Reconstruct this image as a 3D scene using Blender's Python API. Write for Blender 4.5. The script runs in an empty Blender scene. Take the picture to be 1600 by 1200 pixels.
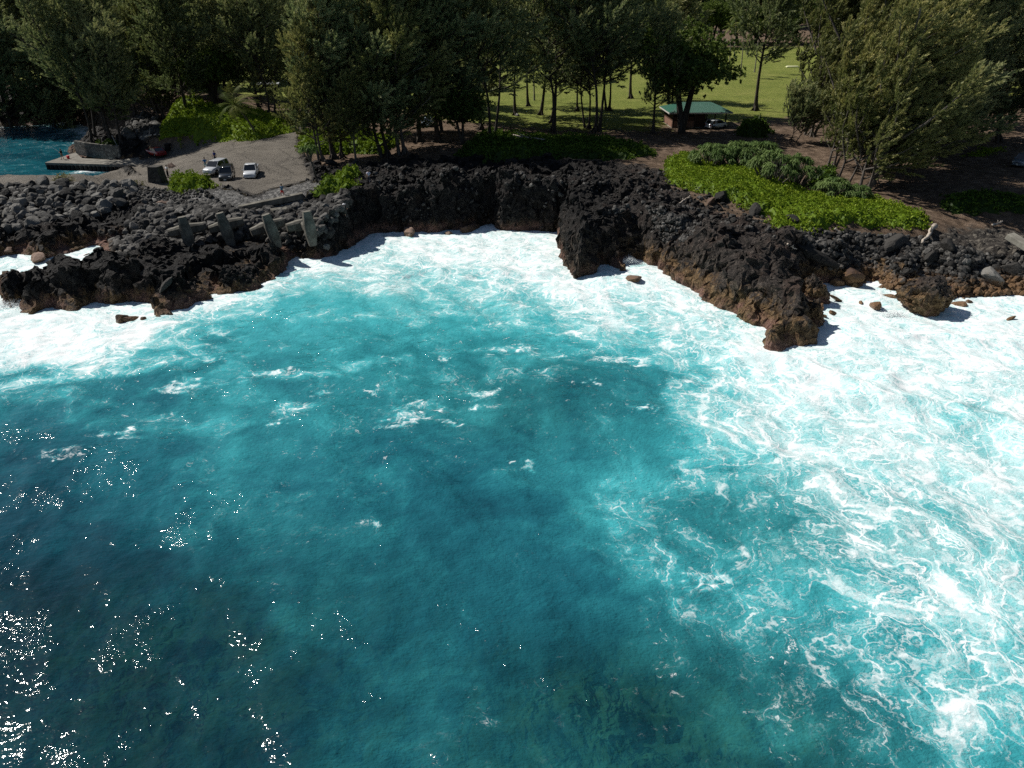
import bpy, math, random
import numpy as np
from mathutils import Vector, Matrix
R = math.radians
# ------------------------------------------------------------------ camera, sky, sun, exposure
CAM_H, PITCH, FPX = 29.0, R(27.5), 1218.0
scn = bpy.context.scene
cam_d = bpy.data.cameras.new("camera"); cam = bpy.data.objects.new("camera", cam_d)
scn.collection.objects.link(cam); scn.camera = cam
cam.location = (0, 0, CAM_H); cam.rotation_euler = (R(90) - PITCH, 0, 0)
cam_d.sensor_width = 36.0; cam_d.lens = 36.0 * FPX / 1600.0
cam_d.clip_start = 0.5; cam_d.clip_end = 12000
SUN_EL, SUN_AZ = R(46), R(61)            # azimuth: degrees to the left of +Y
sun_dir = Vector((-math.sin(SUN_AZ) * math.cos(SUN_EL), math.cos(SUN_AZ) * math.cos(SUN_EL), math.sin(SUN_EL)))
world = bpy.data.worlds.new("World"); scn.world = world; world.use_nodes = True
wn = world.node_tree.nodes; wl = world.node_tree.links; wn.clear()
sky = wn.new("ShaderNodeTexSky"); sky.sky_type = 'NISHITA'; sky.sun_disc = False
sky.sun_elevation = SUN_EL; sky.sun_rotation = -SUN_AZ; sky.air_density = 1.0; sky.dust_density = 0.6
bg = wn.new("ShaderNodeBackground"); bg.inputs[1].default_value = 0.05
wo = wn.new("ShaderNodeOutputWorld"); wl.new(sky.outputs[0], bg.inputs[0]); wl.new(bg.outputs[0], wo.inputs[0])
sd_ = bpy.data.lights.new("sun", 'SUN'); sd_.energy = 4.8; sd_.angle = R(0.5); sd_.color = (1.0, 0.955, 0.88)
sun = bpy.data.objects.new("sun", sd_); scn.collection.objects.link(sun)
sun.rotation_euler = (-sun_dir).to_track_quat('-Z', 'Y').to_euler()
scn.view_settings.view_transform = 'Standard'; scn.view_settings.look = 'None'
scn.view_settings.exposure = 0.13; scn.view_settings.gamma = 1.0
scn.cycles.use_denoising = False; scn.cycles.max_bounces = 6; scn.cycles.diffuse_bounces = 2; scn.cycles.glossy_bounces = 2
scn.cycles.transmission_bounces = 2; scn.cycles.transparent_max_bounces = 6
scn.cycles.caustics_reflective = False; scn.cycles.caustics_refractive = False
scn.cycles.sample_clamp_indirect = 4.0

C = scn.collection
rnd = random.Random(7)
# ------------------------------------------------------------------ layout helpers
SP, CP = math.sin(PITCH), math.cos(PITCH)
def at(px, py, z=0.0):
    """the point of the place, at height z, that the photograph shows at pixel (px, py)"""
    v = (py - 600) / FPX; u = (px - 800) / FPX
    t = (CAM_H - z) / (SP + v * CP)
    return (u * t, t * (CP - v * SP))
def to_px(x, y, z):
    zc = y * CP + (CAM_H - z) * SP; yc = -y * SP + (CAM_H - z) * CP
    zc = np.maximum(zc, 1e-3)
    return 800 + FPX * x / zc, 600 + FPX * yc / zc
def smooth(a, b, x):
    t = np.clip((x - a) / (b - a), 0, 1); return t * t * (3 - 2 * t)
# ------------------------------------------------------------------ noise in numpy
def _h(ix, iy, iz, seed):
    h = (ix.astype(np.int64) * 374761393 + iy.astype(np.int64) * 668265263 + iz.astype(np.int64) * 2147483647 % 1274126177 + seed * 974634777) & 0xffffffff
    h = ((h ^ (h >> 13)) * 1274126177) & 0xffffffff
    h = ((h ^ (h >> 16)) * 2246822519) & 0xffffffff
    return (h ^ (h >> 15)) & 0xffffffff
def noise3(x, y, z, seed=0):
    x = np.asarray(x, float); y = np.asarray(y, float); z = np.asarray(z, float) + 0 * x
    ix, iy, iz = np.floor(x), np.floor(y), np.floor(z)
    fx, fy, fz = x - ix, y - iy, z - iz
    ux, uy, uz = [f * f * f * (f * (f * 6 - 15) + 10) for f in (fx, fy, fz)]
    def g(a, b, c):
        hh = _h(ix + a, iy + b, iz + c, seed) / 4294967295.0
        th = hh * 6.2831853 * 7; ph = np.cos(hh * 6.2831853 * 13)
        s = np.sqrt(np.maximum(0, 1 - ph * ph))
        return np.cos(th) * s * (fx - a) + np.sin(th) * s * (fy - b) + ph * (fz - c)
    def L(a, b, t): return a + (b - a) * t
    return L(L(L(g(0,0,0), g(1,0,0), ux), L(g(0,1,0), g(1,1,0), ux), uy),
             L(L(g(0,0,1), g(1,0,1), ux), L(g(0,1,1), g(1,1,1), ux), uy), uz) * 1.5
def noise2(x, y, seed=0):
    x = np.asarray(x, float); y = np.asarray(y, float)
    ix, iy = np.floor(x), np.floor(y); fx, fy = x - ix, y - iy
    ux, uy = [f * f * f * (f * (f * 6 - 15) + 10) for f in (fx, fy)]
    def g(a, b):
        th = _h(ix + a, iy + b, ix * 0, seed) / 4294967295.0 * 6.2831853
        return np.cos(th) * (fx - a) + np.sin(th) * (fy - b)
    def L(a, b, t): return a + (b - a) * t
    return L(L(g(0,0), g(1,0), ux), L(g(0,1), g(1,1), ux), uy) * 1.5
def fbm(x, y, oct=4, seed=0, rough=0.5):
    s = 0; a = 1; t = 0
    for o in range(oct):
        s = s + a * noise2(x * 2**o + 17.3 * o, y * 2**o - 9.1 * o, seed + o); t += a; a *= rough
    return s / t
def ridged(x, y, oct=4, seed=0):
    s = 0; a = 1; t = 0
    for o in range(oct):
        s = s + a * (1 - 2 * np.abs(noise2(x * 2**o + 5.3 * o, y * 2**o - 3.1 * o, seed + o))); t += a; a *= 0.5
    return s / t
def worley(x, y, seed=0):
    """(distance to the nearest cell point, to the second nearest, the cell's random number)"""
    x = np.asarray(x, float); y = np.asarray(y, float)
    ix, iy = np.floor(x), np.floor(y)
    d1 = np.full(x.shape, 9.0); d2 = np.full(x.shape, 9.0); idv = np.zeros(x.shape)
    for a in (-1, 0, 1):
        for b in (-1, 0, 1):
            h = _h(ix + a, iy + b, ix * 0, seed); h2 = _h(ix + a, iy + b, ix * 0 + 3, seed + 11)
            px = ix + a + (h & 0xffff) / 65535.0; py = iy + b + (h >> 16) / 65535.0
            d = np.hypot(px - x, py - y); c = d < d1
            d2 = np.where(c, d1, np.minimum(d2, d)); idv = np.where(c, (h2 & 0xffff) / 65535.0, idv); d1 = np.where(c, d, d1)
    return d1, d2, idv
def seg_dist(x, y, P, closed=True):
    P = np.asarray(P, float); Q = np.roll(P, -1, 0) if closed else P[1:]
    P = P if closed else P[:-1]
    d = np.full(x.shape, 1e9)
    for (ax, ay), (bx, by) in zip(P, Q):
        vx, vy = bx - ax, by - ay; L2 = vx * vx + vy * vy + 1e-12
        t = np.clip(((x - ax) * vx + (y - ay) * vy) / L2, 0, 1)
        d = np.minimum(d, (x - ax - t * vx)**2 + (y - ay - t * vy)**2)
    return np.sqrt(d)
def inside(x, y, P):
    P = np.asarray(P, float); r = np.zeros(x.shape, bool)
    for (ax, ay), (bx, by) in zip(P, np.roll(P, -1, 0)):
        if ay == by: continue
        c = (ay > y) != (by > y); r ^= c & (x < (bx - ax) * (y - ay) / (by - ay) + ax)
    return r
def sdist(x, y, P): return np.where(inside(x, y, P), 1, -1) * seg_dist(x, y, P)
def W(pts, z=0.0): return [at(px, py, z) for px, py in pts]
# ------------------------------------------------------------------ mesh helpers
def mesh_np(name, V, F, smooth_shade=False, attrs=None):
    V = np.asarray(V, np.float32); F = np.asarray(F, np.int32); k = F.shape[1]
    me = bpy.data.meshes.new(name); me.vertices.add(len(V)); me.vertices.foreach_set("co", V.ravel())
    me.loops.add(F.size); me.loops.foreach_set("vertex_index", F.ravel())
    me.polygons.add(len(F)); me.polygons.foreach_set("loop_start", np.arange(0, F.size, k, dtype=np.int32))
    me.polygons.foreach_set("use_smooth", np.full(len(F), smooth_shade))
    for n, a in (attrs or {}).items():
        at_ = me.attributes.new(n, 'FLOAT', 'POINT'); at_.data.foreach_set("value", np.asarray(a, np.float32))
    me.update(calc_edges=True)
    return me
def link(name, me, mat=None, parent=None):
    o = bpy.data.objects.new(name, me); C.objects.link(o)
    if mat is not None and not me.materials: me.materials.append(mat)
    if parent is not None: o.parent = parent
    return o
def tag(o, label=None, cat=None, group=None, kind=None):
    if label: o["label"] = label
    if cat: o["category"] = cat
    if group: o["group"] = group
    if kind: o["kind"] = kind
    return o
def empty(name, loc, rz=0.0):
    o = bpy.data.objects.new(name, None); C.objects.link(o); o.location = loc; o.rotation_euler = (0, 0, rz); o.empty_display_size = 0.3
    return o
# ------------------------------------------------------------------ materials
class NT:
    def __init__(s, name):
        s.m = bpy.data.materials.new(name); s.m.use_nodes = True; s.t = s.m.node_tree; s.t.nodes.clear()
        s.out = s.n("ShaderNodeOutputMaterial")
    def n(s, typ, **kw):
        nd = s.t.nodes.new(typ)
        for k, v in kw.items(): setattr(nd, k, v)
        return nd
    def put(s, sock, v):
        if v is None: return
        if hasattr(v, "links") or isinstance(v, bpy.types.NodeSocket): s.t.links.new(v, sock)
        elif isinstance(v, (tuple, list)) and len(v) == 3 and sock.type == 'RGBA': sock.default_value = (*v, 1)
        else: sock.default_value = v
    def math(s, op, a, b=None, clamp=False):
        nd = s.n("ShaderNodeMath", operation=op, use_clamp=clamp); s.put(nd.inputs[0], a)
        if b is not None: s.put(nd.inputs[1], b)
        return nd.outputs[0]
    def add(s, a, b): return s.math('ADD', a, b)
    def mul(s, a, b): return s.math('MULTIPLY', a, b)
    def sub(s, a, b): return s.math('SUBTRACT', a, b)
    def mx(s, a, b): return s.math('MAXIMUM', a, b)
    def step(s, a, b, x):
        nd = s.n("ShaderNodeMapRange", interpolation_type='SMOOTHSTEP'); s.put(nd.inputs[0], x)
        s.put(nd.inputs[1], a); s.put(nd.inputs[2], b); return nd.outputs[0]
    def mix(s, f, a, b, typ='MIX'):
        nd = s.n("ShaderNodeMix", data_type='RGBA', blend_type=typ); s.put(nd.inputs[0], f); s.put(nd.inputs[6], a); s.put(nd.inputs[7], b)
        return nd.outputs[2]
    def attr(s, name): return s.n("ShaderNodeAttribute", attribute_name=name).outputs["Fac"]
    def pos(s): return s.n("ShaderNodeNewGeometry").outputs["Position"]
    def obj(s): return s.n("ShaderNodeTexCoord").outputs["Object"]
    def noise(s, vec, scale, detail=4, rough=0.55, dist=0.0, col=False):
        nd = s.n("ShaderNodeTexNoise"); s.put(nd.inputs["Vector"], vec); nd.inputs["Scale"].default_value = scale
        nd.inputs["Detail"].default_value = detail; nd.inputs["Roughness"].default_value = rough; nd.inputs["Distortion"].default_value = dist
        return nd.outputs["Color" if col else "Fac"]
    def vor(s, vec, scale, feature='DISTANCE_TO_EDGE', out="Distance"):
        nd = s.n("ShaderNodeTexVoronoi", feature=feature); s.put(nd.inputs["Vector"], vec); nd.inputs["Scale"].default_value = scale
        return nd.outputs[out]
    def vm(s, op, a, b=None, scale=None):
        nd = s.n("ShaderNodeVectorMath", operation=op); s.put(nd.inputs[0], a)
        if b is not None: s.put(nd.inputs[1], b)
        if scale is not None: s.put(nd.inputs["Scale"], scale)
        return nd.outputs[0]
    def ramp(s, f, stops):
        nd = s.n("ShaderNodeValToRGB"); cr = nd.color_ramp
        while len(cr.elements) < len(stops): cr.elements.new(0.5)
        for e, (p, c) in zip(cr.elements, stops): e.position = p; e.color = (*c, 1)
        s.put(nd.inputs[0], f); return nd.outputs[0]
    def bump(s, h, dist, strength=1.0, normal=None):
        nd = s.n("ShaderNodeBump"); nd.inputs["Distance"].default_value = dist; nd.inputs["Strength"].default_value = strength
        s.put(nd.inputs["Height"], h); s.put(nd.inputs["Normal"], normal); return nd.outputs[0]
    def bsdf(s, color, rough=0.7, normal=None, spec=0.5, metal=0.0):
        b = s.n("ShaderNodeBsdfPrincipled"); s.put(b.inputs["Base Color"], color); s.put(b.inputs["Roughness"], rough)
        s.put(b.inputs["Normal"], normal); b.inputs["Specular IOR Level"].default_value = spec; b.inputs["Metallic"].default_value = metal
        return b.outputs[0]
    def done(s, sh): s.t.links.new(sh, s.out.inputs[0]); return s.m
def sep(s, vec):
    nd = s.n("ShaderNodeSeparateXYZ"); s.put(nd.inputs[0], vec); return nd.outputs
_mats = {}
def plain(name, col, rough=0.6, spec=0.4, metal=0.0, vary=0.15, scale=3.0, coat=0.0):
    if name in _mats: return _mats[name]
    n = NT(name); f = n.noise(n.obj(), scale, 4)
    c = n.mix(f, tuple(v * (1 - vary) for v in col), tuple(min(1, v * (1 + vary)) for v in col))
    m = n.done(n.bsdf(c, rough, None, spec, metal)); _mats[name] = m
    return m
# ------------------------------------------------------------------ the coast, traced in the photograph at water level
COAST_PX = [(-260,452),(-120,462),(0,460),(15,482),(35,472),(50,491),(70,480),(90,481),(120,485),(140,473),(175,472),(210,470),(240,476),(247,490),
 (262,487),(275,482),(307,470),(337,452),(352,457),(375,452),(400,445),(420,437),(436,425),(447,415),(450,398),(462,393),(475,402),(500,402),(525,395),(550,382),(575,366),
 (612,362),(660,361),(672,362),(720,358),(770,350),(785,359),(800,361),(837,361),(872,362),(878,385),(880,412),(902,435),(920,428),(937,415),(950,414),
 (972,422),(975,405),(1000,405),(1012,412),(1035,415),(1040,427),(1062,440),(1100,465),(1132,482),(1170,502),(1200,516),(1202,545),(1225,540),(1250,539),(1272,535),
 (1276,500),(1252,487),(1250,465),(1268,448),(1282,442),(1302,442),(1340,449),(1342,434),(1375,437),(1392,452),(1415,455),(1465,452),(1472,466),(1497,463),
 (1550,460),(1600,460),(1700,466),(2000,490)]
COAST = W(COAST_PX) + [(160, 75), (900, 60), (1500, 400), (1500, 3000), (-1500, 3000), (-1500, 260), (-400, 150), (-140, 84)]
CHANNEL = W([(-320,402),(-120,400),(0,398),(40,396),(67,407),(92,397),(150,385),(158,393),(185,402),(208,409),(205,427),(140,436),(60,440),(0,438),(-120,438),(-320,446)])
COVE = W([(-500,274),(-200,270),(0,269.5),(120,268.5)], 2.7) + W([(150,268)], 1.6) + W([(182,264.5),(200,259),(150,252),(118,245),(112,236),(128,226),(134,218),(160,219),(188,223),(187,213),(152,205),(130,192),(95,190),(50,196),(0,197),(-200,200),(-500,208)])
CTRL = [  # pixel, pixel, height above the water
 (0,277,3),(-200,278,3),(-500,282,3),(120,277,3),(225,279,3.5),(300,250,4.5),(400,240,5),(460,215,5.2),(350,290,4.5),(470,290,4.8),(250,240,4),(310,228,4.6),
 (200,257,1.2),(184,263,0.3),(215,262,2.0),(0,300,2.8),(100,300,2.9),(200,305,3.2),(-200,310,2.6),(0,350,1.9),(100,352,2),(150,355,1.8),(-150,355,1.8),
 (0,372,1.8),(60,375,2.0),(250,335,3),(205,360,1.6),(175,378,.6),(270,385,1.2),(300,378,1.4),(350,385,1.4),(430,380,1.4),(480,375,1.8),(400,340,3.2),(340,335,3.4),(500,330,4.2),(450,340,3),
 (0,430,1.5),(60,436,1.1),(110,428,2.6),(140,434,1.6),(180,418,3.4),(220,440,2.4),(330,425,2.2),(400,415,2.0),(425,405,2),(50,465,1.5),(120,462,1.6),(190,455,1.8),(20,452,1.7),(-200,450,1.6),
 (270,460,1.0),(300,470,.8),(260,478,.8),(330,455,.8),(400,432,1.4),(490,395,.8),(475,385,1.0),
 (520,335,4.5),(540,345,4.4),(570,300,5.6),(600,270,6),(700,270,6),(800,270,6),(900,280,6),(850,315,5.6),(650,310,5.4),(750,310,5.4),(600,320,5.2),
 (888,330,5.8),(897,350,5.5),(905,380,4.8),(925,400,3.2),(950,380,3.0),(1000,290,6),(960,340,4.2),(990,365,3.0),(1010,385,3.2),(1050,330,5.2),(1040,375,3.8),(1090,360,5.6),(1060,400,4.2),(1130,410,5),(1180,440,3.9),(1220,470,3.1),(1240,500,2.4),(1240,525,1.3),
 (1200,360,5.2),(1240,400,4.6),(1300,385,4.2),(1250,440,4.0),(1400,395,3.2),(1500,395,3),(1600,390,3),(1340,420,1.8),(1440,432,1.2),(1550,438,1.0),(1800,440,1.0),(1800,380,3.2),(1290,425,1.8),
 (1150,290,6),(1300,330,5.2),(1400,340,4.6),(1500,300,5),(1600,300,5),(1900,300,5),(1000,230,6),(700,220,5.6),(1100,200,5),(1100,120,5),(900,100,5),(1250,90,5.5),
 (350,190,6.0),(280,200,5),(420,180,6),(330,150,8),(100,140,7),(0,140,7),(50,150,7),(-300,150,8),(160,217,3.2),(145,226,2.6),(180,228,3.4),(220,200,2.5),(200,185,3),(560,180,6),(1500,200,5.5),(1900,200,6)]
CX = np.array([(*at(a, b, c), c) for a, b, c in CTRL])
def ctrl_h(x, y):
    num = np.zeros(x.shape); den = np.zeros(x.shape)
    for cx, cy, cz in CX:
        dy = (y - cy) * np.where(y > 130, .7, 1)
        w = 1.0 / (((x - cx)**2 + dy**2 + 1.0)**1.8); num += w * cz; den += w
    h = num / den
    far = smooth(330, 460, y); h = h * (1 - far) + 5.5 * far + 40 * smooth(360, 800, y) + 90 * smooth(700, 1600, y)
    return h
# areas
INLAND = W([(-600,148),(-100,150),(0,152),(60,150),(115,150),(165,172),(205,180),(235,212),(262,224),(400,219),(452,210),(468,215),(476,240),(500,252),(560,256),(600,249),(700,252),(800,252),(900,256),(1000,262),
  (1040,270),(1045,300),(1150,335),(1215,357),(1300,356),(1440,352),(1485,334),(1600,332),(1900,338)], 5.2) + [(900, 80), (1500, 400), (1500, 3000), (-1500, 3000), (-1500, 300), (-500, 200)]
ASPH = W([(-500,287),(-500,272),(-300,270),(0,269.5),(130,268.5)], 2.9) + W([(181,265)], .8) + W([(214,256),(206,246),(200,238),(198,231),(206,225),(240,219),(330,219),(400,218),(440,207),(500,190),(500,200),(466,214),(464,240),(480,268),(490,288),(455,297),(400,303),(345,299),(330,297),(262,292),(222,284)], 4.0) + W([(120,286),(0,287)], 3.0)
GRAVEL = W([(222,283),(262,292),(330,297),(345,299),(400,303),(455,297),(490,288),(500,300),(470,312),(430,322),(375,330),(345,322),(320,312),(270,318),(225,300),(200,288)], 4.2)
BEACH = W([(1380,365),(1450,348),(1490,335),(1600,328),(1900,335),(1900,420),(1600,408),(1500,400),(1440,385)], 3.8)
LAWN = W([(-600,120),(0,138),(120,140),(300,130),(440,165),(560,178),(640,176),(700,184),(780,190),(860,200),(930,203),(1000,203),(1030,196),(1130,190),(1190,184),(1260,178),(1400,160),(2000,150)], 5.2) + [(900, 300), (900, 330), (-900, 330), (-500, 230)]
MOUND = W([(115,232),(132,222),(165,219),(200,224),(206,236),(196,243),(175,243),(130,243)], 3.0)
# fine grid of the shore, graded outward
def axis(lo, hi, d, far_lo, far_hi, g=1.12):
    a = list(np.arange(lo, hi + d * .5, d)); s = d
    while a[-1] < far_hi: s = min(s * g, 45); a.append(a[-1] + s)
    s = d; b = []; v = lo
    while v > far_lo: s = min(s * g, 45); v -= s; b.append(v)
    return np.array(b[::-1] + a)
GX = axis(-86, 86, 0.22, -1400, 1400); GY = axis(56, 128, 0.22, 50, 2600, 1.05)
X0, Y0 = np.meshgrid(GX, GY)
def in_window(x0, x1, y0, y1):
    i0, i1 = np.searchsorted(GX, [x0, x1]); j0, j1 = np.searchsorted(GY, [y0, y1]); return slice(j0, j1), slice(i0, i1)
def land_sd(x, y):
    d = sdist(x, y, COAST); d = np.minimum(d, -sdist(x, y, CHANNEL)); return np.minimum(d, -sdist(x, y, COVE))
SD0 = land_sd(X0, Y0)
near = smooth(240, 170, Y0)
wob = (fbm(X0 / 3.1, Y0 / 3.1, 3, 5) * 1.1 + ridged(X0 / 1.6, Y0 / 1.6, 2, 9) * .35) * near
SD = SD0 + wob
sdi, sda, sdg, sdb, sdl, sdm = [sdist(X0, Y0, P) for P in (INLAND, ASPH, GRAVEL, BEACH, LAWN, MOUND)]
n1 = fbm(X0 / 2.5, Y0 / 2.5, 4, 21)
a_asph = smooth(-.5, .5, sda + n1 * 1.0); a_grav = smooth(-.8, .8, sdg + n1 * 2.0) * (1 - a_asph)
a_beach = smooth(-1.5, 1.5, sdb + n1 * 4)
a_inl = smooth(-.7, .7, sdi + n1 * 1.8 + fbm(X0/.7, Y0/.7, 2, 2)*.8); a_inl = np.maximum(a_inl, smooth(150, 170, Y0) * smooth(-.5, 6, SD0) * (sdi > 0))
a_lawn = smooth(-2.5, 2.5, sdl + n1 * 8) * a_inl * (1 - a_asph)
flat = smooth(-.9, .3, np.maximum(np.maximum(sda, sdg), sdi) + n1 * 1.0)
HB = ctrl_h(X0, Y0)
cliffw = 2.0 + 1.4 * smooth(8, 25, X0) + 1.5 * smooth(-30, -50, X0)*smooth(86,96,Y0) + 2.0 * smooth(125, 135, Y0)
prof = smooth(-0.3, 1, SD / cliffw)
rough = (1 - flat) * near * smooth(-.6, .6, SD)
# lava relief: blocks and spines at three scales
qx, qy = X0 + fbm(X0 / 2, Y0 / 2, 2, 31) * 1.2, Y0 + fbm(X0 / 2, Y0 / 2, 2, 33) * 1.2
w1, w1b, i1 = worley(qx / 3.6, qy / 4.6, 1); w2, w2b, i2 = worley(qx / 1.25, qy / 1.6, 2); w3, w3b, i3 = worley(qx / .55, qy / .7, 3)
rid = ridged(X0 / 5.5, Y0 / 7, 4, 41)
REEF = smooth(97, 93, Y0) * smooth(-20, -28, X0)
amp = 1.0 - .45 * smooth(30, 45, X0) * smooth(95, 101, Y0) - .5 * a_beach
cob = smooth(-1, 1, sdist(X0, Y0, W([(150,395),(215,345),(260,325),(330,325),(380,335),(480,325),(540,325),(545,345),(500,360),(440,380),(300,395),(200,405)], 2.5)))
rdm = smooth(-1, 1, sdist(X0, Y0, W([(-600,240),(0,250),(100,250),(205,240),(232,262),(205,282),(0,284),(-600,286)], 2.2)))
rvm = smooth(-1, 1, sdist(X0, Y0, W([(-400,289),(0,287),(120,286),(195,290),(222,300),(212,318),(160,330),(95,344),(0,352),(-400,352)], 2.7)))
amp = amp * (1 - .75 * cob) * (1 - .7 * rvm) * (1 - .92 * rdm)
relief = amp * ((i1 - .5) * 1.3 * smooth(0, .25, w1b - w1) + (.5 - w1) * .8 + (i2 - .45) * .75 * smooth(0, .2, w2b - w2) + (.4 - w2) * .3 + (i3 - .5) * .28 * smooth(0, .2, w3b - w3) + rid * .7
                + REEF * (i1 - .4) * 1.5) - .15
H = HB * prof + rough * prof ** .5 * relief
H = np.where(SD < 0, np.maximum(-3.5, SD * .8), np.maximum(H, .12 + .2 * SD.clip(0, 1)))
H = H + flat * near * (fbm(X0 / 6, Y0 / 6, 3, 51) * .10 + a_inl * (1 - a_asph) * (fbm(X0 / 1.2, Y0 / 1.2, 3, 52) * .14)) * (SD > 0)
# the ramp running down into the cove
dcv = -sdist(X0, Y0, COVE); ramp_w = smooth(-66, -60, X0) * smooth(-.5, .5, sda)
H = H * (1 - ramp_w) + ramp_w * np.minimum(HB, .24 * dcv - .15 + 8 * (dcv > 40))
# sideways wrinkling of the lava, so that the cliff faces are craggy too
dxn = rough * 0.38 * smooth(.2, 1.5, H); fx = noise3(X0 / .9, Y0 / .9, H / .7, 61) + .6 * noise3(X0 / .4, Y0 / .4, H / .35, 63)
fy = noise3(X0 / .9, Y0 / .9, H / .7, 62) + .6 * noise3(X0 / .4, Y0 / .4, H / .35, 64)
XD = X0 + dxn * fx; YD = Y0 + dxn * fy; HD = H
def ground_z(x, y):
    i = int(np.clip(np.searchsorted(GX, x) - 1, 0, len(GX) - 2)); j = int(np.clip(np.searchsorted(GY, y) - 1, 0, len(GY) - 2))
    a = (x - GX[i]) / (GX[i+1] - GX[i]); b = (y - GY[j]) / (GY[j+1] - GY[j])
    return float((H[j, i] * (1-a) + H[j, i+1] * a) * (1-b) + (H[j+1, i] * (1-a) + H[j+1, i+1] * a) * b)
def ground_zv(x, y):
    i = np.clip(np.searchsorted(GX, x) - 1, 0, len(GX) - 2); j = np.clip(np.searchsorted(GY, y) - 1, 0, len(GY) - 2)
    a = (x - GX[i]) / (GX[i+1] - GX[i]); b = (y - GY[j]) / (GY[j+1] - GY[j])
    return (H[j, i] * (1-a) + H[j, i+1] * a) * (1-b) + (H[j+1, i] * (1-a) + H[j+1, i+1] * a) * b
def ground_at(px, py, z=5.0):
    for _ in range(14):
        x, y = at(px, py, z); z = z * .5 + .5 * max(0.0, ground_z(x, y))
    x, y = at(px, py, z); return Vector((x, y, max(0.0, ground_z(x, y))))
# ------------------------------------------------------------------ ground material
def make_ground():
    n = NT("ground_and_lava"); P = n.pos(); z = sep(n, P)[2]
    la, lb, lc = n.noise(P, 1.3, 6, .6), n.noise(P, .35, 5, .6), n.noise(P, 6.0, 5, .65)
    lava = n.ramp(n.add(n.mul(la, .45), n.mul(lc, .55)), [(.34, (.006,.006,.006)), (.48, (.016,.015,.0145)), (.58, (.040,.037,.035)), (.70, (.10,.092,.084))])
    lava = n.mix(n.mul(n.step(.5, .72, lb), .8), lava, (.036,.026,.022)); lava = n.mix(n.mul(n.step(8, 24, sep(n, P)[0]), .7), lava, n.mix(1.0, lava, (3.3,2.95,2.7), 'MULTIPLY'))
    nz = sep(n, n.n('ShaderNodeNewGeometry').outputs['Normal'])[2]; face = n.mul(n.mul(n.step(.75, .35, nz), n.step(-2, 12, sep(n, P)[0])), n.mul(n.step(5.0, 2.2, z), n.step(.40, .62, n.noise(P, .9, 5, .6))))
    lava = n.mix(n.mul(face, .8), lava, n.ramp(lc, [(.3, (.05,.038,.028)), (.5, (.13,.10,.075)), (.7, (.24,.19,.145))]))
    sx = n.n("ShaderNodeCombineXYZ"); s_ = sep(n, P); n.put(sx.inputs[0], n.mul(s_[0], 1.6)); n.put(sx.inputs[1], n.mul(s_[1], 1.6)); n.put(sx.inputs[2], n.mul(s_[2], .35))
    st = n.noise(sx.outputs[0], 1.0, 5, .6)
    east = n.step(8, 22, s_[0]); lim = n.add(1.25, n.mul(east, 1.1))
    band = n.step(.2, -.9, n.sub(n.add(z, n.mul(n.sub(st, .5), -6.0)), lim))
    brown = n.ramp(n.add(n.mul(lc, .5), n.mul(la, .5)), [(.36, (.03,.018,.010)), (.46, (.13,.08,.038)), (.56, (.27,.175,.09)), (.68, (.40,.29,.18))])
    west = n.step(-20, -30, s_[0]); bs = n.add(.22, n.add(n.mul(n.step(6, 16, s_[0]), .68), n.mul(west, .62))); lava = n.mix(n.mul(n.mul(band, bs), n.step(.25, .6, n.add(lb, n.mul(lc, .3)))), lava, brown)
    pink = n.ramp(lc, [(.3, (.10,.05,.04)), (.55, (.26,.15,.115)), (.75, (.38,.27,.22))])
    pb = n.mul(n.step(1.5, .3, n.add(z, n.mul(n.sub(la, .5), 2.0))), n.step(.42, .6, lb)); lava = n.mix(pb, lava, pink)
    dirt = n.ramp(n.noise(P, .8, 6, .65), [(.3, (.07,.050,.034)), (.5, (.155,.108,.075)), (.7, (.28,.205,.15))])
    grass = n.ramp(n.add(n.mul(n.noise(P, .16, 6, .7), .6), n.mul(n.noise(P, 2.2, 3, .6), .4)), [(.3, (.11,.145,.026)), (.5, (.19,.22,.046)), (.68, (.28,.28,.08))])
    land = n.mix(n.attr("lawn"), dirt, grass)
    asp = n.ramp(n.add(n.mul(n.noise(P, .25, 6, .65), .6), n.mul(n.noise(P, 9, 3, .7), .4)), [(.3, (.105,.092,.077)), (.48, (.18,.16,.134)), (.56, (.198,.176,.148)), (.7, (.26,.232,.197))])
    asp = n.mix(n.mul(n.step(.025, .006, n.vor(n.vm('ADD', P, n.vm('SCALE', n.noise(P, .8, 4, .6, col=True), scale=1.8)), .16)), .55), asp, (.05,.045,.04)); asp = n.mix(n.mul(n.step(.60, .72, n.noise(P, .55, 3, .5)), .45), asp, (.075,.066,.058))
    vg = n.vor(P, 3.5, 'F1', "Color"); grv = n.ramp(sep(n, vg)[0], [(0, (.05,.05,.05)), (.5, (.13,.127,.122)), (1, (.30,.29,.275))])
    bch = n.ramp(sep(n, vg)[0], [(0, (.03,.027,.025)), (.6, (.075,.066,.058)), (1, (.2,.18,.15))])
    c = n.mix(n.attr("beach"), lava, bch); c = n.mix(n.attr("inland"), c, land); c = n.mix(n.attr("gravel"), c, grv); c = n.mix(n.attr("asphalt"), c, asp)
    wet = n.step(.5, -.1, n.add(z, n.mul(n.sub(la, .5), .6)))
    rg = n.mix(n.attr("inland"), (.62,.62,.62), (.9,.9,.9)); rg = n.mix(wet, rg, (.25,.25,.25))
    b = n.bump(n.add(n.mul(lc, .6), n.mul(n.noise(P, 18, 4, .7), .45)), .42, 1.0)
    return n.done(n.bsdf(c, rg, b, .12))
M_GROUND = make_ground()
ny, nx = X0.shape
idx = np.arange(ny * nx).reshape(ny, nx)
quads = np.stack([idx[:-1, :-1], idx[:-1, 1:], idx[1:, 1:], idx[1:, :-1]], -1).reshape(-1, 4)
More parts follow.
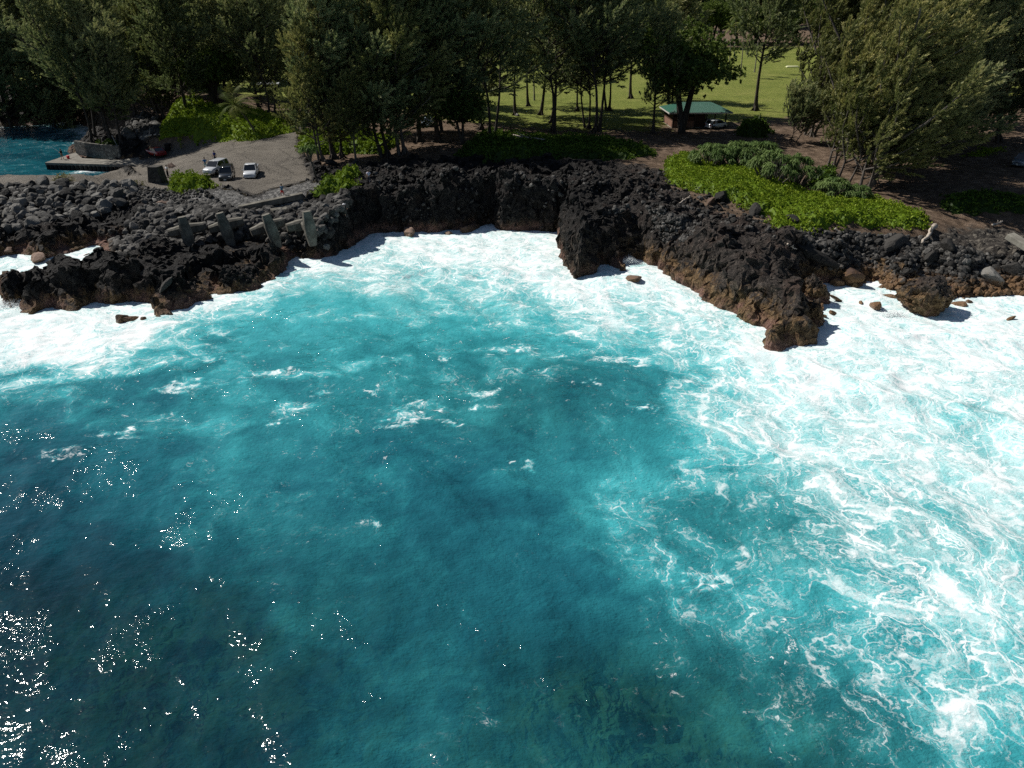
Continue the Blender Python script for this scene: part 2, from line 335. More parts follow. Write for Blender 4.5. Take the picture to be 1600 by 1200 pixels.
def cell(a): return (a[:-1, :-1] + a[1:, 1:]).ravel() / 2
cls = np.full(len(quads), 0)                      # 0 lava, 1 ground, 2 lawn, 3 parking, 4 gravel
cls[cell(a_inl) > .5] = 1; cls[(cell(a_lawn) > .5)] = 2; cls[cell(a_grav) > .5] = 4; cls[cell(a_asph) > .5] = 3
cls[(cell(a_beach) > .5) & (cls == 0)] = 4
vis = cell(SD) > -6
V = np.stack([XD, YD, HD], -1).reshape(-1, 3)
AT = {"inland": a_inl, "lawn": a_lawn, "asphalt": a_asph, "gravel": a_grav, "beach": a_beach}
for k, nm in enumerate(("lava_shore", "ground", "lawn", "parking_lot", "gravel")):
    f = quads[(cls == k) & vis]; u, inv = np.unique(f, return_inverse=True)
    me = mesh_np(nm, V[u], inv.reshape(-1, 4), k != 0, {a: v.ravel()[u] for a, v in AT.items()})
    if k == 0:                                     # cut the long edges of the steep faces, then wrinkle them in three dimensions
        import bmesh
        bm = bmesh.new(); bm.from_mesh(me)
        for lim in (.75, .5):
            es = [e for e in bm.edges if e.calc_length() > lim and e.verts[0].co.y < 190 and max(e.verts[0].co.z, e.verts[1].co.z) > -.3]
            bmesh.ops.subdivide_edges(bm, edges=es, cuts=1, use_grid_fill=True)
        bm.to_mesh(me); bm.free(); nv = len(me.vertices); co = np.empty(nv * 3, np.float32); me.vertices.foreach_get("co", co); co = co.reshape(-1, 3).astype(float)
        gg = [np.empty(nv, np.float32) for _ in range(2)]
        for g_, a in zip(gg, ("inland", "asphalt")): me.attributes[a].data.foreach_get("value", g_)
        x, y, z = co.T; am = (1 - np.maximum(gg[0], gg[1])) * smooth(-.2, .8, z) * smooth(230, 170, y)
        for q, (s1, a1) in enumerate(((1.7, .50), (.75, .30), (.36, .21))):
            nn = np.stack([noise3(x / s1, y / s1, z / s1 * .9, 700 + q * 5 + c_) for c_ in range(3)], -1); nn[:, 2] *= .6
            co += nn * (a1 * am)[:, None]
            x, y, z = co.T
        me.vertices.foreach_set("co", co.astype(np.float32).ravel()); me.update()
        me.polygons.foreach_set("use_smooth", np.zeros(len(me.polygons), bool))
    tag(link(nm, me, M_GROUND), kind="structure")
# ------------------------------------------------------------------ the water
TX = [-300] + list(range(0, 1601, 100)) + [1900]; TY = [300, 350, 400, 440, 480, 520, 560, 600, 650, 700, 800, 900, 1000, 1100, 1200, 1500]
def tab(rows): return np.array([[r[0]] + r + [r[-1]] for r in rows], float)
FOAM = tab([[.9]*17,
 [.9,.9,.9,.9,.9,.9,.9,.85,.95,.9,.9,.9,.9,.9,.9,.9,.9],
 [.9,.9,.9,.9,.9,.75,.5,.72,.85,1,.9,.9,.9,.9,.9,.9,.9],
 [.9,.9,.9,.9,.75,.32,.4,.42,.6,.9,1,.95,.9,1,1,1,1],
 [.95,.95,.95,.85,.3,.12,.15,.3,.28,.55,.7,.9,.95,1,.95,1,1],
 [1,1,.9,.32,.1,.1,.1,.12,.15,.3,.35,.6,1,.95,.95,.95,1],
 [.85,.88,.5,.1,.1,.1,.1,.12,.2,.22,.2,.5,.9,.85,.85,.85,.9],
 [.3,.25,.12,.1,.1,.15,.12,.12,.08,.1,.12,.5,.75,.85,.85,.9,.8],
 [.1,.1,.08,.1,.1,.12,.22,.1,.05,.08,.15,.45,.65,.75,.8,.8,.9],
 [.08,.05,.05,.1,.05,.1,.12,.1,.05,.05,.12,.3,.5,.65,.75,.8,.85],
 [.03,.02,.03,.05,.08,.1,.05,.03,.03,.05,.25,.25,.2,.35,.6,.65,.7],
 [.03,.03,.03,.02,.03,.08,.02,.05,.05,.05,.2,.3,.3,.4,.55,.6,.65],
 [.02,.02,.02,.02,.02,.05,.02,.03,.05,.02,.08,.2,.25,.35,.45,.5,.6],
 [.02,.02,.02,.02,.02,.03,.03,.1,.03,.05,.05,.08,.2,.3,.4,.45,.5],
 [.02,.02,.02,.02,.02,.02,.05,.05,.02,.06,.06,.06,.12,.25,.3,.35,.35],
 [.02]*13 + [.2,.3,.3,.3]])
MILK = tab([[.85]*17,
 [.85]*17,
 [.9,.9,.9,.9,.9,.85,.78,.8,.9,.9,.9,.9,.9,.9,.9,.9,.9],
 [.9,.9,.9,.85,.75,.68,.7,.7,.74,.85,.9,.9,.9,.95,1,1,1],
 [.9,.9,.85,.75,.6,.56,.58,.56,.58,.7,.75,.8,.9,.95,.95,1,1],
 [.9,.9,.75,.5,.48,.5,.5,.46,.5,.56,.6,.65,.8,.9,.9,.9,.9],
 [.7,.75,.55,.38,.4,.46,.42,.40,.44,.43,.46,.6,.8,.85,.85,.85,.9],
 [.4,.4,.33,.32,.35,.38,.38,.38,.36,.36,.40,.6,.75,.8,.85,.85,.9],
 [.28,.28,.25,.3,.32,.36,.36,.33,.30,.33,.42,.6,.7,.75,.8,.8,.85],
 [.22,.2,.25,.28,.3,.32,.31,.27,.28,.33,.42,.5,.6,.68,.75,.8,.85],
 [.12,.12,.18,.25,.28,.28,.26,.22,.25,.35,.42,.42,.45,.5,.6,.7,.8],
 [.06,.08,.12,.18,.22,.28,.28,.25,.25,.28,.42,.42,.42,.48,.52,.6,.7],
 [.05,.05,.05,.08,.15,.25,.28,.25,.25,.25,.28,.42,.4,.4,.45,.5,.6],
 [.03,.03,.05,.05,.1,.2,.25,.25,.22,.2,.22,.3,.38,.35,.42,.48,.5],
 [.03,.03,.03,.05,.08,.15,.25,.25,.22,.2,.2,.2,.25,.35,.4,.42,.45],
 [.03]*6 + [.2]*7 + [.35]*4])
def table(T, px, py):
    i = np.clip(np.searchsorted(TX, px) - 1, 0, len(TX) - 2); j = np.clip(np.searchsorted(TY, py) - 1, 0, len(TY) - 2)
    tx, ty = np.array(TX, float), np.array(TY, float)
    a = np.clip((px - tx[i]) / (tx[i+1] - tx[i]), 0, 1); b = np.clip((py - ty[j]) / (ty[j+1] - ty[j]), 0, 1)
    a = a*a*(3-2*a); b = b*b*(3-2*b)
    return (T[j, i] * (1-a) + T[j, i+1] * a) * (1-b) + (T[j+1, i] * (1-a) + T[j+1, i+1] * a) * b
WX = axis(-70, 74, 0.22, -6000, 6000, 1.3); WY = axis(9, 108, 0.22, -6000, 330, 1.12)
# (the last steps of the axes are capped at 45 m)
XW, YW = np.meshgrid(WX, WY)
# a wind sea made from an FFT of random waves, one tile repeated at two scales
def sea_tile(N, L, wind, lo, hi, seed, power=3.6):
    r = np.random.default_rng(seed); k = np.fft.fftfreq(N, L / N) * 2 * np.pi; KX, KY = np.meshgrid(k, k); K = np.hypot(KX, KY); K[0, 0] = 1
    lam = 2 * np.pi / K; A = K ** (-power / 2 - .5) * ((lam > lo) & (lam < hi)); c = (KX * wind[0] + KY * wind[1]) / K
    A *= (.15 + np.abs(c) ** 2); A[0, 0] = 0
    S = A * (r.normal(size=(N, N)) + 1j * r.normal(size=(N, N)))
    h = np.fft.ifft2(S).real; s = h.std(); dx = np.fft.ifft2(S * -1j * KX / K).real / s; dy = np.fft.ifft2(S * -1j * KY / K).real / s
    return h / s, dx, dy
def sample(T, x, y, L):
    N = T.shape[0]; u = (x / L * N) % N; v = (y / L * N) % N; i = u.astype(int) % N; j = v.astype(int) % N; a, b = u - np.floor(u), v - np.floor(v); i1_, j1_ = (i+1) % N, (j+1) % N
    return (T[j, i] * (1-a) + T[j, i1_] * a) * (1-b) + (T[j1_, i] * (1-a) + T[j1_, i1_] * a) * b
t1 = sea_tile(256, 61.0, (.55, .83), 2.5, 30, 1); t2 = sea_tile(256, 31.0, (.85, .5), 1.1, 6.5, 2, 3.0)
xr, yr = XW * .96 - YW * .28, XW * .28 + YW * .96
nearw = smooth(400, 140, np.hypot(XW, YW - 60))
SW = -land_sd(XW, YW)                              # metres off shore
cove = (YW > 112) & (XW < -25)
calm = smooth(-1, 3, SW) * nearw * np.where(cove, .45, 1)
fx_, fy_ = XW + fbm(XW / 6, YW / 6, 3, 71) * 5, YW + fbm(XW / 6, YW / 6, 3, 72) * 5
pxw, pyw = to_px(fx_, fy_, 0.0)
F_ = table(FOAM, pxw, pyw); M_ = table(MILK, pxw, pyw)
behind = YW < 6
F_ = np.where((XW > 10) & (F_ > .5), F_ - .22 * smooth(.5, .75, F_) * smooth(100, 84, YW), F_) - .19 * smooth(.7, .9, F_) * (XW < 12) * (YW > 70); F_ = np.where(behind, .02, F_); M_ = np.where(behind, .15, M_)
F_ = np.where(cove, .10, F_); M_ = np.where(cove, .17, M_)
cst = np.exp(-np.maximum(SW, 0) / 1.1)
pxr, pyr = to_px(XW, YW, 0.0)
F_ = np.maximum(F_, np.where(cove, .95 * np.exp(-np.maximum(SW, 0) / 1.2) * smooth(80, 60, -XW + 0*YW) + .8 * np.exp(-np.maximum(SW, 0) / .8) * (YW > 150), .8 * cst))
for (cx, cy), rr, vv in ((at(150, 263), 3.2, 1.2), (at(170, 214), 7, .95), (at(150, 205), 6, .8), (at(110, 195), 6, .6)):
    F_ = np.maximum(F_, vv * np.exp(-((XW - cx)**2 + (YW - cy)**2) / rr**2))
CAPS = [(965,563,1.2),(785,546,.7),(825,545,.5),(868,560,.5),(905,520,.5),(775,505,.5),(650,650,.9),(612,665,.7),(660,632,.7),(755,615,.7),(742,635,.6),(820,725,.5),(430,660,.5),(100,708,.8),(185,680,.7),
 (1105,905,.7),(260,608,.7),(440,582,.9),(560,650,.5),(290,600,.7),(575,610,.5),(470,635,.5),(610,560,.5),(500,610,.4),(700,560,.4),(585,820,.4),(340,560,.5),(520,548,.5),(930,600,.4),(1010,640,.5),(700,655,.5)]
CAP = np.zeros(XW.shape); cwx = XW + fbm(XW / 1.6, YW / 1.2, 4, 77, .65) * 2.6; cwy = YW + fbm(XW / 1.6, YW / 1.2, 4, 78, .65) * 2.2
for px, py, rr in CAPS:
    cx, cy = at(px, py, 0); CAP = np.maximum(CAP, np.exp(-(((cwx - cx) * .55)**2 + ((cwy - cy) * 1.5)**2) / (rr * 1.1)**2))
F_ = np.maximum(F_, F_ * .8 + .52 * CAP)
F_ = F_ + .14 * smooth(.05, .4, fbm(XW / 6, YW / 4.5, 3, 79)) * smooth(40, 58, YW) * (F_ < .35) * (~cove)
lump = smooth(.45, .95, F_)
hw = calm * (.10 * sample(t1[0], xr, yr, 61) + .050 * sample(t2[0], XW, YW, 31)) * (1 + .3 * lump)
hw += calm * lump * (.17 * ridged(XW / 3.6, YW / 2.2, 4, 81) + .04 * ridged(XW / .8, YW / .6, 2, 82))
# swells breaking on the right
for (p, q, amp_, wd) in (((1180, 560), (1640, 690), .75, 2.0), ((1120, 690), (1660, 900), .4, 2.0), ((640, 425), (900, 425), .3, 1.2), ((1330, 520), (1700, 560), .4, 1.4)):
    A_, B_ = at(*p), at(*q); d = seg_dist(XW + fbm(XW / 5, YW / 5, 2, 83) * 2, YW + fbm(XW / 4, YW / 4, 2, 84) * 2.5, [A_, B_], False); hw += amp_ * np.exp(-(d / wd) ** 2) * calm
chop = calm * .16
XWd = XW + chop * sample(t1[1], xr, yr, 61) * .8; YWd = YW + chop * sample(t1[2], xr, yr, 61) * .8
# how far one sees into the water: the shallow reef near the camera, the kelpy deep at the left
cl = np.zeros(XW.shape)
for px, py, rx, ry, vv in ((1000,1110,11,6,.62),(880,1180,8,4,.55),(1180,1150,8,4,.5),(1100,1060,7,5,.4),(300,980,16,9,.4),(150,1100,12,8,.35),(500,1120,10,6,.4),(820,620,9,7,.3),(1380,830,8,4,.3),(1230,820,8,5,.3)):
    cx, cy = at(px, py, 0); cl = np.maximum(cl, vv * np.exp(-(((XW - cx) / rx)**2 + ((YW - cy) / ry)**2) ** 1.3))
cl *= smooth(.75, .3, F_)
def make_water():
    n = NT("sea_water"); P = n.pos(); F = n.attr("foam"); M = n.attr("milk"); T = n.attr("clear")
    wa = n.vm('SUBTRACT', n.noise(P, .11, 3, .5, col=True), (.5, .5, .5)); wb = n.vm('SUBTRACT', n.noise(P, .5, 3, .5, col=True), (.5, .5, .5)); wc = n.vm('SUBTRACT', n.noise(P, 2.2, 3, .6, col=True), (.5, .5, .5))
    P1 = n.vm('ADD', P, n.vm('SCALE', wa, scale=10.0)); P2 = n.vm('ADD', P1, n.vm('SCALE', wb, scale=3.4)); P3 = n.vm('ADD', P2, n.vm('SCALE', wc, scale=.8))
    flat_ = n.vm('MULTIPLY', P3, (1, 1, 0))
    mp = n.n("ShaderNodeMapping"); mp.inputs["Rotation"].default_value = (0, 0, R(-32)); mp.inputs["Scale"].default_value = (1.0, .62, 1); n.put(mp.inputs[0], flat_); q = mp.outputs[0]
    # one colour of ripples, kept for the bump as well
    nb = n.noise(P2, .30, 7, .62); nf = n.noise(P3, 1.7, 6, .7); nl = n.noise(P1, .07, 3, .5)
    Fe = n.add(F, n.add(n.mul(n.sub(nb, .5), .75), n.mul(n.sub(nl, .5), .35)))
    E1, E2, E3 = n.vor(q, .33), n.vor(q, 1.05), n.vor(q, 3.1); wob = n.mul(n.sub(nf, .5), .11)
    def lace(e, wlo, whi):
        w = n.mul(n.add(wlo, n.mul(n.step(.1, 1.1, Fe), whi)), n.add(.35, n.mul(nf, 1.3))); return n.step(w, n.mul(w, .25), n.add(e, wob))
    L1, L2, L3 = lace(E1, .010, .13), lace(E2, .022, .19), lace(E3, .04, .26)
    g1, g2, g3 = n.step(.13, .34, Fe), n.step(.26, .56, Fe), n.step(.38, .75, Fe); br = n.step(.38, .58, n.noise(P3, .9, 5, .65))
    foam = n.mx(n.mul(n.mul(L1, g1), n.add(n.mul(n.step(.2, .8, Fe), .45), n.mul(br, .55))), n.mul(n.mul(L2, g2), n.add(.30, n.mul(br, .55)))); foam = n.mx(foam, n.mul(n.mul(L3, g3), .6)); thr = n.step(.035, .0, n.math('ABSOLUTE', n.sub(n.noise(P3, .75, 4, .62), .5))); foam = n.mx(foam, n.mul(n.mul(thr, n.step(.12, .40, Fe)), n.mul(n.step(.45, .6, nf), .55)))
    # wide pale halos along the veins, and holes where the water shows between the bubbles
    halo = n.mul(n.step(.34, .02, n.add(E1, wob)), n.step(.12, .45, Fe)); hole = n.mul(n.mul(n.step(.12, .40, n.add(E2, wob)), n.step(1.45, 1.0, Fe)), n.step(.30, .52, n.noise(P2, .55, 4, .6)))
    fill = n.mul(n.step(.72, 1.12, n.add(Fe, n.mul(n.sub(nf, .5), .8))), n.sub(1.0, n.mul(hole, .92))); foam = n.mx(foam, n.mul(fill, .97))
    specks = n.mul(n.step(.61, .68, n.noise(P3, 2.4, 4, .68)), n.mul(n.step(.03, .16, F), n.step(.50, .60, n.noise(P1, .42, 4, .6)))); foam = n.mx(foam, n.mul(specks, .8))
    soft = n.add(n.mul(n.step(.30, .95, n.add(Fe, n.mul(n.sub(nf, .5), .25))), .42), n.mul(halo, .7))
    m = n.add(n.add(M, n.mul(n.sub(nl, .5), .34)), n.mul(n.sub(nb, .5), .30)); mq = n.n("ShaderNodeMapping"); mq.inputs["Rotation"].default_value = (0, 0, R(-38)); mq.inputs["Scale"].default_value = (.28, 1.0, 1); n.put(mq.inputs[0], P1); m = n.add(m, n.mul(n.sub(n.noise(mq.outputs[0], .75, 6, .62), .5), .17)); m = n.add(m, n.mul(n.mul(n.step(.50, .72, n.noise(P1, .13, 4, .55)), n.step(.10, .30, M)), .13))
    m = n.add(m, n.mul(soft, .27))
    col = n.ramp(m, [(.0, (.004,.032,.050)), (.12, (.006,.058,.086)), (.26, (.013,.125,.162)), (.40, (.028,.235,.270)), (.54, (.058,.39,.43)), (.68, (.13,.50,.53)), (.84, (.26,.61,.63)), (1.0, (.44,.72,.73))])
    fc = n.mix(n.n("ShaderNodeClamp").outputs[0], (0, 0, 0), (0, 0, 0))
    gust = n.mul(n.step(.50, .64, n.noise(P1, .22, 3, .6)), n.step(.36, .60, n.noise(P, .9, 2, .5)))
    bh = n.add(n.mul(n.noise(P, 1.2, 1, .5), .24), n.add(n.mul(n.noise(n.vm('MULTIPLY', P, (1, 1.5, 1)), 2.6, 2, .5), n.add(.12, n.mul(gust, .36))), n.mul(n.noise(P, 8, 1, .5), n.add(.022, n.mul(gust, .09)))))
    nrm = n.bump(bh, .33, 1.0); nrd = n.bump(n.add(n.noise(P, 1.2, 5, .6), n.mul(n.noise(n.vm('MULTIPLY', P, (1, 1.8, 1)), 4, 4, .6), .5)), .17, 1.0)
    fb = n.bump(n.add(n.mul(foam, .6), n.mul(nf, .4)), .07, .7)
    dif = n.n("ShaderNodeBsdfDiffuse"); n.put(dif.inputs[0], col); n.put(dif.inputs["Normal"], nrd)
    tr = n.n("ShaderNodeBsdfTransparent"); tr.inputs[0].default_value = (.42, .80, .74, 1)
    mixT = n.n("ShaderNodeMixShader"); n.put(mixT.inputs[0], T); n.put(mixT.inputs[1], dif.outputs[0]); n.put(mixT.inputs[2], tr.outputs[0])
    gl = n.n("ShaderNodeBsdfGlossy"); gl.inputs["Roughness"].default_value = .06; n.put(gl.inputs["Normal"], nrm)
    fr = n.n("ShaderNodeFresnel"); fr.inputs[0].default_value = 1.33; n.put(fr.inputs["Normal"], nrm)
    body = n.n("ShaderNodeMixShader"); n.put(body.inputs[0], fr.outputs[0]); n.put(body.inputs[1], mixT.outputs[0]); n.put(body.inputs[2], gl.outputs[0])
    fd = n.n("ShaderNodeBsdfDiffuse"); fd.inputs[0].default_value = (.93, .94, .94, 1); n.put(fd.inputs["Normal"], fb)
    fin = n.n("ShaderNodeMixShader"); n.put(fin.inputs[0], n.math('MINIMUM', n.mul(foam, 1.0), .97)); n.put(fin.inputs[1], body.outputs[0]); n.put(fin.inputs[2], fd.outputs[0])
    return n.done(fin.outputs[0])
M_WATER = make_water()
wy, wx = XW.shape; idw = np.arange(wy * wx).reshape(wy, wx)
qw = np.stack([idw[:-1, :-1], idw[:-1, 1:], idw[1:, 1:], idw[1:, :-1]], -1).reshape(-1, 4)
keep = ((SW[:-1, :-1] + SW[1:, 1:]).ravel() / 2 > -7); qw = qw[keep]
VW = np.stack([XWd, YWd, hw], -1).reshape(-1, 3); u, inv = np.unique(qw, return_inverse=True)
sea = tag(link("sea_water", mesh_np("sea_water", VW[u], inv.reshape(-1, 4), True, {"foam": F_.ravel()[u], "milk": M_.ravel()[u], "clear": cl.ravel()[u]}), M_WATER), kind="structure")
# the sea bed, seen through the clear patches
BX, BY = np.meshgrid(np.arange(-75, 75.1, .35), np.arange(8, 80, .35))
b1, b1b, bi1 = worley(BX / 2.6 + fbm(BX / 2, BY / 2, 2, 90), BY / 1.9, 91); b2, b2b, bi2 = worley(BX / .9, BY / .8, 92)
BZ = -2.6 + .9 * (bi1 - .5) + .5 * (.5 - b1) + .3 * (bi2 - .5) + fbm(BX / 9, BY / 9, 3, 93) * 1.2; BZ = np.minimum(BZ, -.7)
n = NT("sea_bed"); P = n.pos()
bc = n.ramp(n.add(n.mul(n.noise(P, .6, 5, .6), .5), n.mul(n.noise(P, 3, 4, .6), .5)), [(.3, (.03,.07,.05)), (.5, (.12,.17,.11)), (.7, (.34,.34,.21))])
MB_ = n.done(n.bsdf(bc, .9)); ib = np.arange(BX.size).reshape(BX.shape)
tag(link("sea_bed", mesh_np("sea_bed", np.stack([BX, BY, BZ], -1).reshape(-1, 3), np.stack([ib[:-1, :-1], ib[:-1, 1:], ib[1:, 1:], ib[1:, :-1]], -1).reshape(-1, 4), True), MB_), kind="structure")
# ------------------------------------------------------------------ mesh builder for wood and things
class MB:
    def __init__(s): s.v = []; s.f = []
    def add(s, vs, fs):
        o = len(s.v); s.v += [tuple(v) for v in vs]; s.f += [[i + o for i in f] for f in fs]; return s
    def box(s, c, d, rz=0.0, taper=(1, 1)):
        x, y, z = d[0] / 2, d[1] / 2, d[2] / 2; cr, sr = math.cos(rz), math.sin(rz); vs = []
        for k in (-1, 1):
            tx, ty = (1, 1) if k < 0 else taper
            for a, b in ((-1, -1), (1, -1), (1, 1), (-1, 1)):
                px, py = a * x * tx, b * y * ty; vs.append((c[0] + px * cr - py * sr, c[1] + px * sr + py * cr, c[2] + k * z))
        return s.add(vs, [[3, 2, 1, 0], [4, 5, 6, 7], [0, 1, 5, 4], [1, 2, 6, 5], [2, 3, 7, 6], [3, 0, 4, 7]])
    def tube(s, P, rad, n=7, cap=True):
        P = [Vector(p) for p in P]; rad = rad if hasattr(rad, "__len__") else [rad] * len(P); o = len(s.v); ref = Vector((.31, .17, .93)).normalized()
        for i, p in enumerate(P):
            d = (P[min(i + 1, len(P) - 1)] - P[max(i - 1, 0)]).normalized()
            a = d.cross(ref if abs(d.dot(ref)) < .97 else Vector((1, 0, 0))).normalized(); b = d.cross(a)
            for k in range(n):
                t = 2 * math.pi * k / n; s.v.append(tuple(p + (a * math.cos(t) + b * math.sin(t)) * rad[i]))
        for i in range(len(P) - 1):
            for k in range(n):
                k2 = (k + 1) % n; s.f.append([o + i*n + k, o + i*n + k2, o + (i+1)*n + k2, o + (i+1)*n + k])
        if cap: s.f.append([o + k for k in range(n)][::-1]); s.f.append([o + (len(P)-1)*n + k for k in range(n)])
        return s
    def prism(s, prof, y0, y1, axis='y'):
        n = len(prof); f = (lambda a, b, t: (a, t, b)) if axis == 'y' else (lambda a, b, t: (t, a, b)) if axis == 'x' else (lambda a, b, t: (a, b, t))
        return s.add([f(a, b, y0) for a, b in prof] + [f(a, b, y1) for a, b in prof], [list(range(n))[::-1], [n + i for i in range(n)]] + [[i, (i+1) % n, n + (i+1) % n, n + i] for i in range(n)])
    def loft(s, rings, cap=True):
        n = len(rings[0]); o = len(s.v)
        for r in rings: s.v += [tuple(v) for v in r]
        for i in range(len(rings) - 1):
            for k in range(n): k2 = (k+1) % n; s.f.append([o + i*n + k, o + i*n + k2, o + (i+1)*n + k2, o + (i+1)*n + k])
        if cap: s.f.append([o + k for k in range(n)][::-1]); s.f.append([o + (len(rings)-1)*n + k for k in range(n)])
        return s
    def ball(s, c, r, nu=10, nv=6, sc=(1, 1, 1)):
        rings = []
        for j in range(1, nv):
            t = math.pi * j / nv; rings.append([(c[0] + r*sc[0]*math.sin(t)*math.cos(2*math.pi*k/nu), c[1] + r*sc[1]*math.sin(t)*math.sin(2*math.pi*k/nu), c[2] - r*sc[2]*math.cos(t)) for k in range(nu)])
        return s.loft(rings)
    def mesh(s, name, smooth_shade=False, bevel=0.0):
        me = bpy.data.meshes.new(name); me.from_pydata(s.v, [], s.f)
        import bmesh
        bm = bmesh.new(); bm.from_mesh(me); bmesh.ops.recalc_face_normals(bm, faces=bm.faces)
        if bevel: bmesh.ops.bevel(bm, geom=list(bm.edges), offset=bevel, segments=1, affect='EDGES', clamp_overlap=True)
        bm.to_mesh(me); bm.free()
        for p in me.polygons: p.use_smooth = smooth_shade
        return me
    def build(s, name, mat, parent=None, smooth_shade=False, bevel=0.0): return link(name, s.mesh(name, smooth_shade, bevel), mat, parent)
def copy_tree(o, parent=None):
    c = o.copy(); C.objects.link(c)
    if parent is not None: c.parent = parent
    for ch in o.children: copy_tree(ch, c)
    return c
# ------------------------------------------------------------------ foliage
def make_leaf(name, stops, transl=.25, vary=.35, scale=.35):
    n = NT(name); tnt = n.attr("tint"); f = n.add(tnt, n.mul(n.sub(n.noise(n.pos(), scale, 3), .5), vary))
    oi = n.n("ShaderNodeObjectInfo").outputs["Random"]; f = n.add(f, n.mul(n.sub(oi, .5), .25)); c = n.ramp(f, stops)
    d = n.n("ShaderNodeBsdfDiffuse"); n.put(d.inputs[0], c); t = n.n("ShaderNodeBsdfTranslucent"); n.put(t.inputs[0], n.mix(.5, c, (.10, .14, .02)))
    m1 = n.n("ShaderNodeMixShader"); m1.inputs[0].default_value = transl; n.put(m1.inputs[1], d.outputs[0]); n.put(m1.inputs[2], t.outputs[0])
    g = n.n("ShaderNodeBsdfGlossy"); g.inputs["Roughness"].default_value = .5; g.inputs[0].default_value = (.5, .5, .5, 1)
    m2 = n.n("ShaderNodeMixShader"); m2.inputs[0].default_value = .02; n.put(m2.inputs[1], m1.outputs[0]); n.put(m2.inputs[2], g.outputs[0])
    return n.done(m2.outputs[0])
M_IRON = make_leaf("ironwood_needles", [(0, (.06,.082,.042)), (.35, (.19,.235,.115)), (.65, (.36,.38,.18)), (1, (.55,.52,.25))], .40)
M_IRON_LIT = make_leaf('sunlit_ironwood_needles', [(0, (.045,.055,.022)), (.35, (.135,.15,.058)), (.65, (.27,.265,.10)), (1, (.44,.39,.15))], .35)  # warmer needle copy, the look of sunlit crowns put into its colour
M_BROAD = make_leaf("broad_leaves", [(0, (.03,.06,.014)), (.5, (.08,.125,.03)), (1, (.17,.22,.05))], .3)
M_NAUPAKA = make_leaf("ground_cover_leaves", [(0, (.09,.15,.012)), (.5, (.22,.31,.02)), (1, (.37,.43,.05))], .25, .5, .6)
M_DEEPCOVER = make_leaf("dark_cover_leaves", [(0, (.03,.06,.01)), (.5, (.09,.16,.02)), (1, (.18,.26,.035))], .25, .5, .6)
M_HALA = make_leaf("strap_leaves", [(0, (.04,.085,.02)), (.5, (.10,.17,.05)), (1, (.22,.30,.10))], .28, .4, .8)
M_PALM = make_leaf("palm_fronds", [(0, (.05,.08,.02)), (.5, (.13,.17,.04)), (1, (.42,.36,.13))], .25, .3, .8)
M_DRYBUSH = make_leaf("pale_bush_leaves", [(0, (.16,.15,.07)), (.5, (.33,.30,.14)), (1, (.5,.47,.28))], .2)
def make_bark(name, a, b):
    n = NT(name); P = n.obj(); s_ = sep(n, P); cx = n.n("ShaderNodeCombineXYZ"); n.put(cx.inputs[0], s_[0]); n.put(cx.inputs[1], s_[1]); n.put(cx.inputs[2], n.mul(s_[2], .25))
    f = n.noise(cx.outputs[0], 6, 5, .65); return n.done(n.bsdf(n.mix(n.step(.3, .7, f), a, b), .9, n.bump(f, .06, .8), .2))
M_BARK = make_bark("grey_bark", (.05,.042,.036), (.17,.15,.13)); M_DARKBARK = make_bark("dark_bark", (.022,.018,.015), (.085,.072,.062)); M_PALEBARK = make_bark("pale_bark", (.12,.11,.095), (.30,.28,.25))
def unit(v): return v / np.maximum(1e-9, np.linalg.norm(v, axis=-1, keepdims=True))
def leaves(r, cen, ax, plen, nper, L, Wd, splay, droop, tint):
    """thin pointed leaves around many short shoots"""
    N = len(cen); c = np.repeat(cen, nper, 0); a = np.repeat(ax, nper, 0); pl = np.repeat(plen, nper)[:, None]; t = r.random((N * nper, 1))
    d = unit(a + splay * unit(r.normal(size=(N * nper, 3))) * (1.1 - .4 * t) + np.array([0, 0, -droop]))
    p0 = c + a * pl * t; ln = L * (.6 + .8 * r.random((N * nper, 1))); sd = unit(np.cross(d, unit(r.normal(size=d.shape)))); w = Wd * (.6 + .8 * r.random((N * nper, 1)))
    V = np.stack([p0, p0 + d * ln * .45 + sd * w / 2, p0 + d * ln, p0 + d * ln * .45 - sd * w / 2], 1).reshape(-1, 3)
    tt = np.repeat(np.repeat(tint, nper) + (t[:, 0] - .5) * .25 + r.normal(size=N * nper) * .05, 4); return V, tt
def leaf_mesh(name, parts):
    V = np.concatenate([p[0] for p in parts]); T = np.concatenate([p[1] for p in parts]); F = np.arange(len(V)).reshape(-1, 4); return mesh_np(name, V, F, False, {"tint": T})
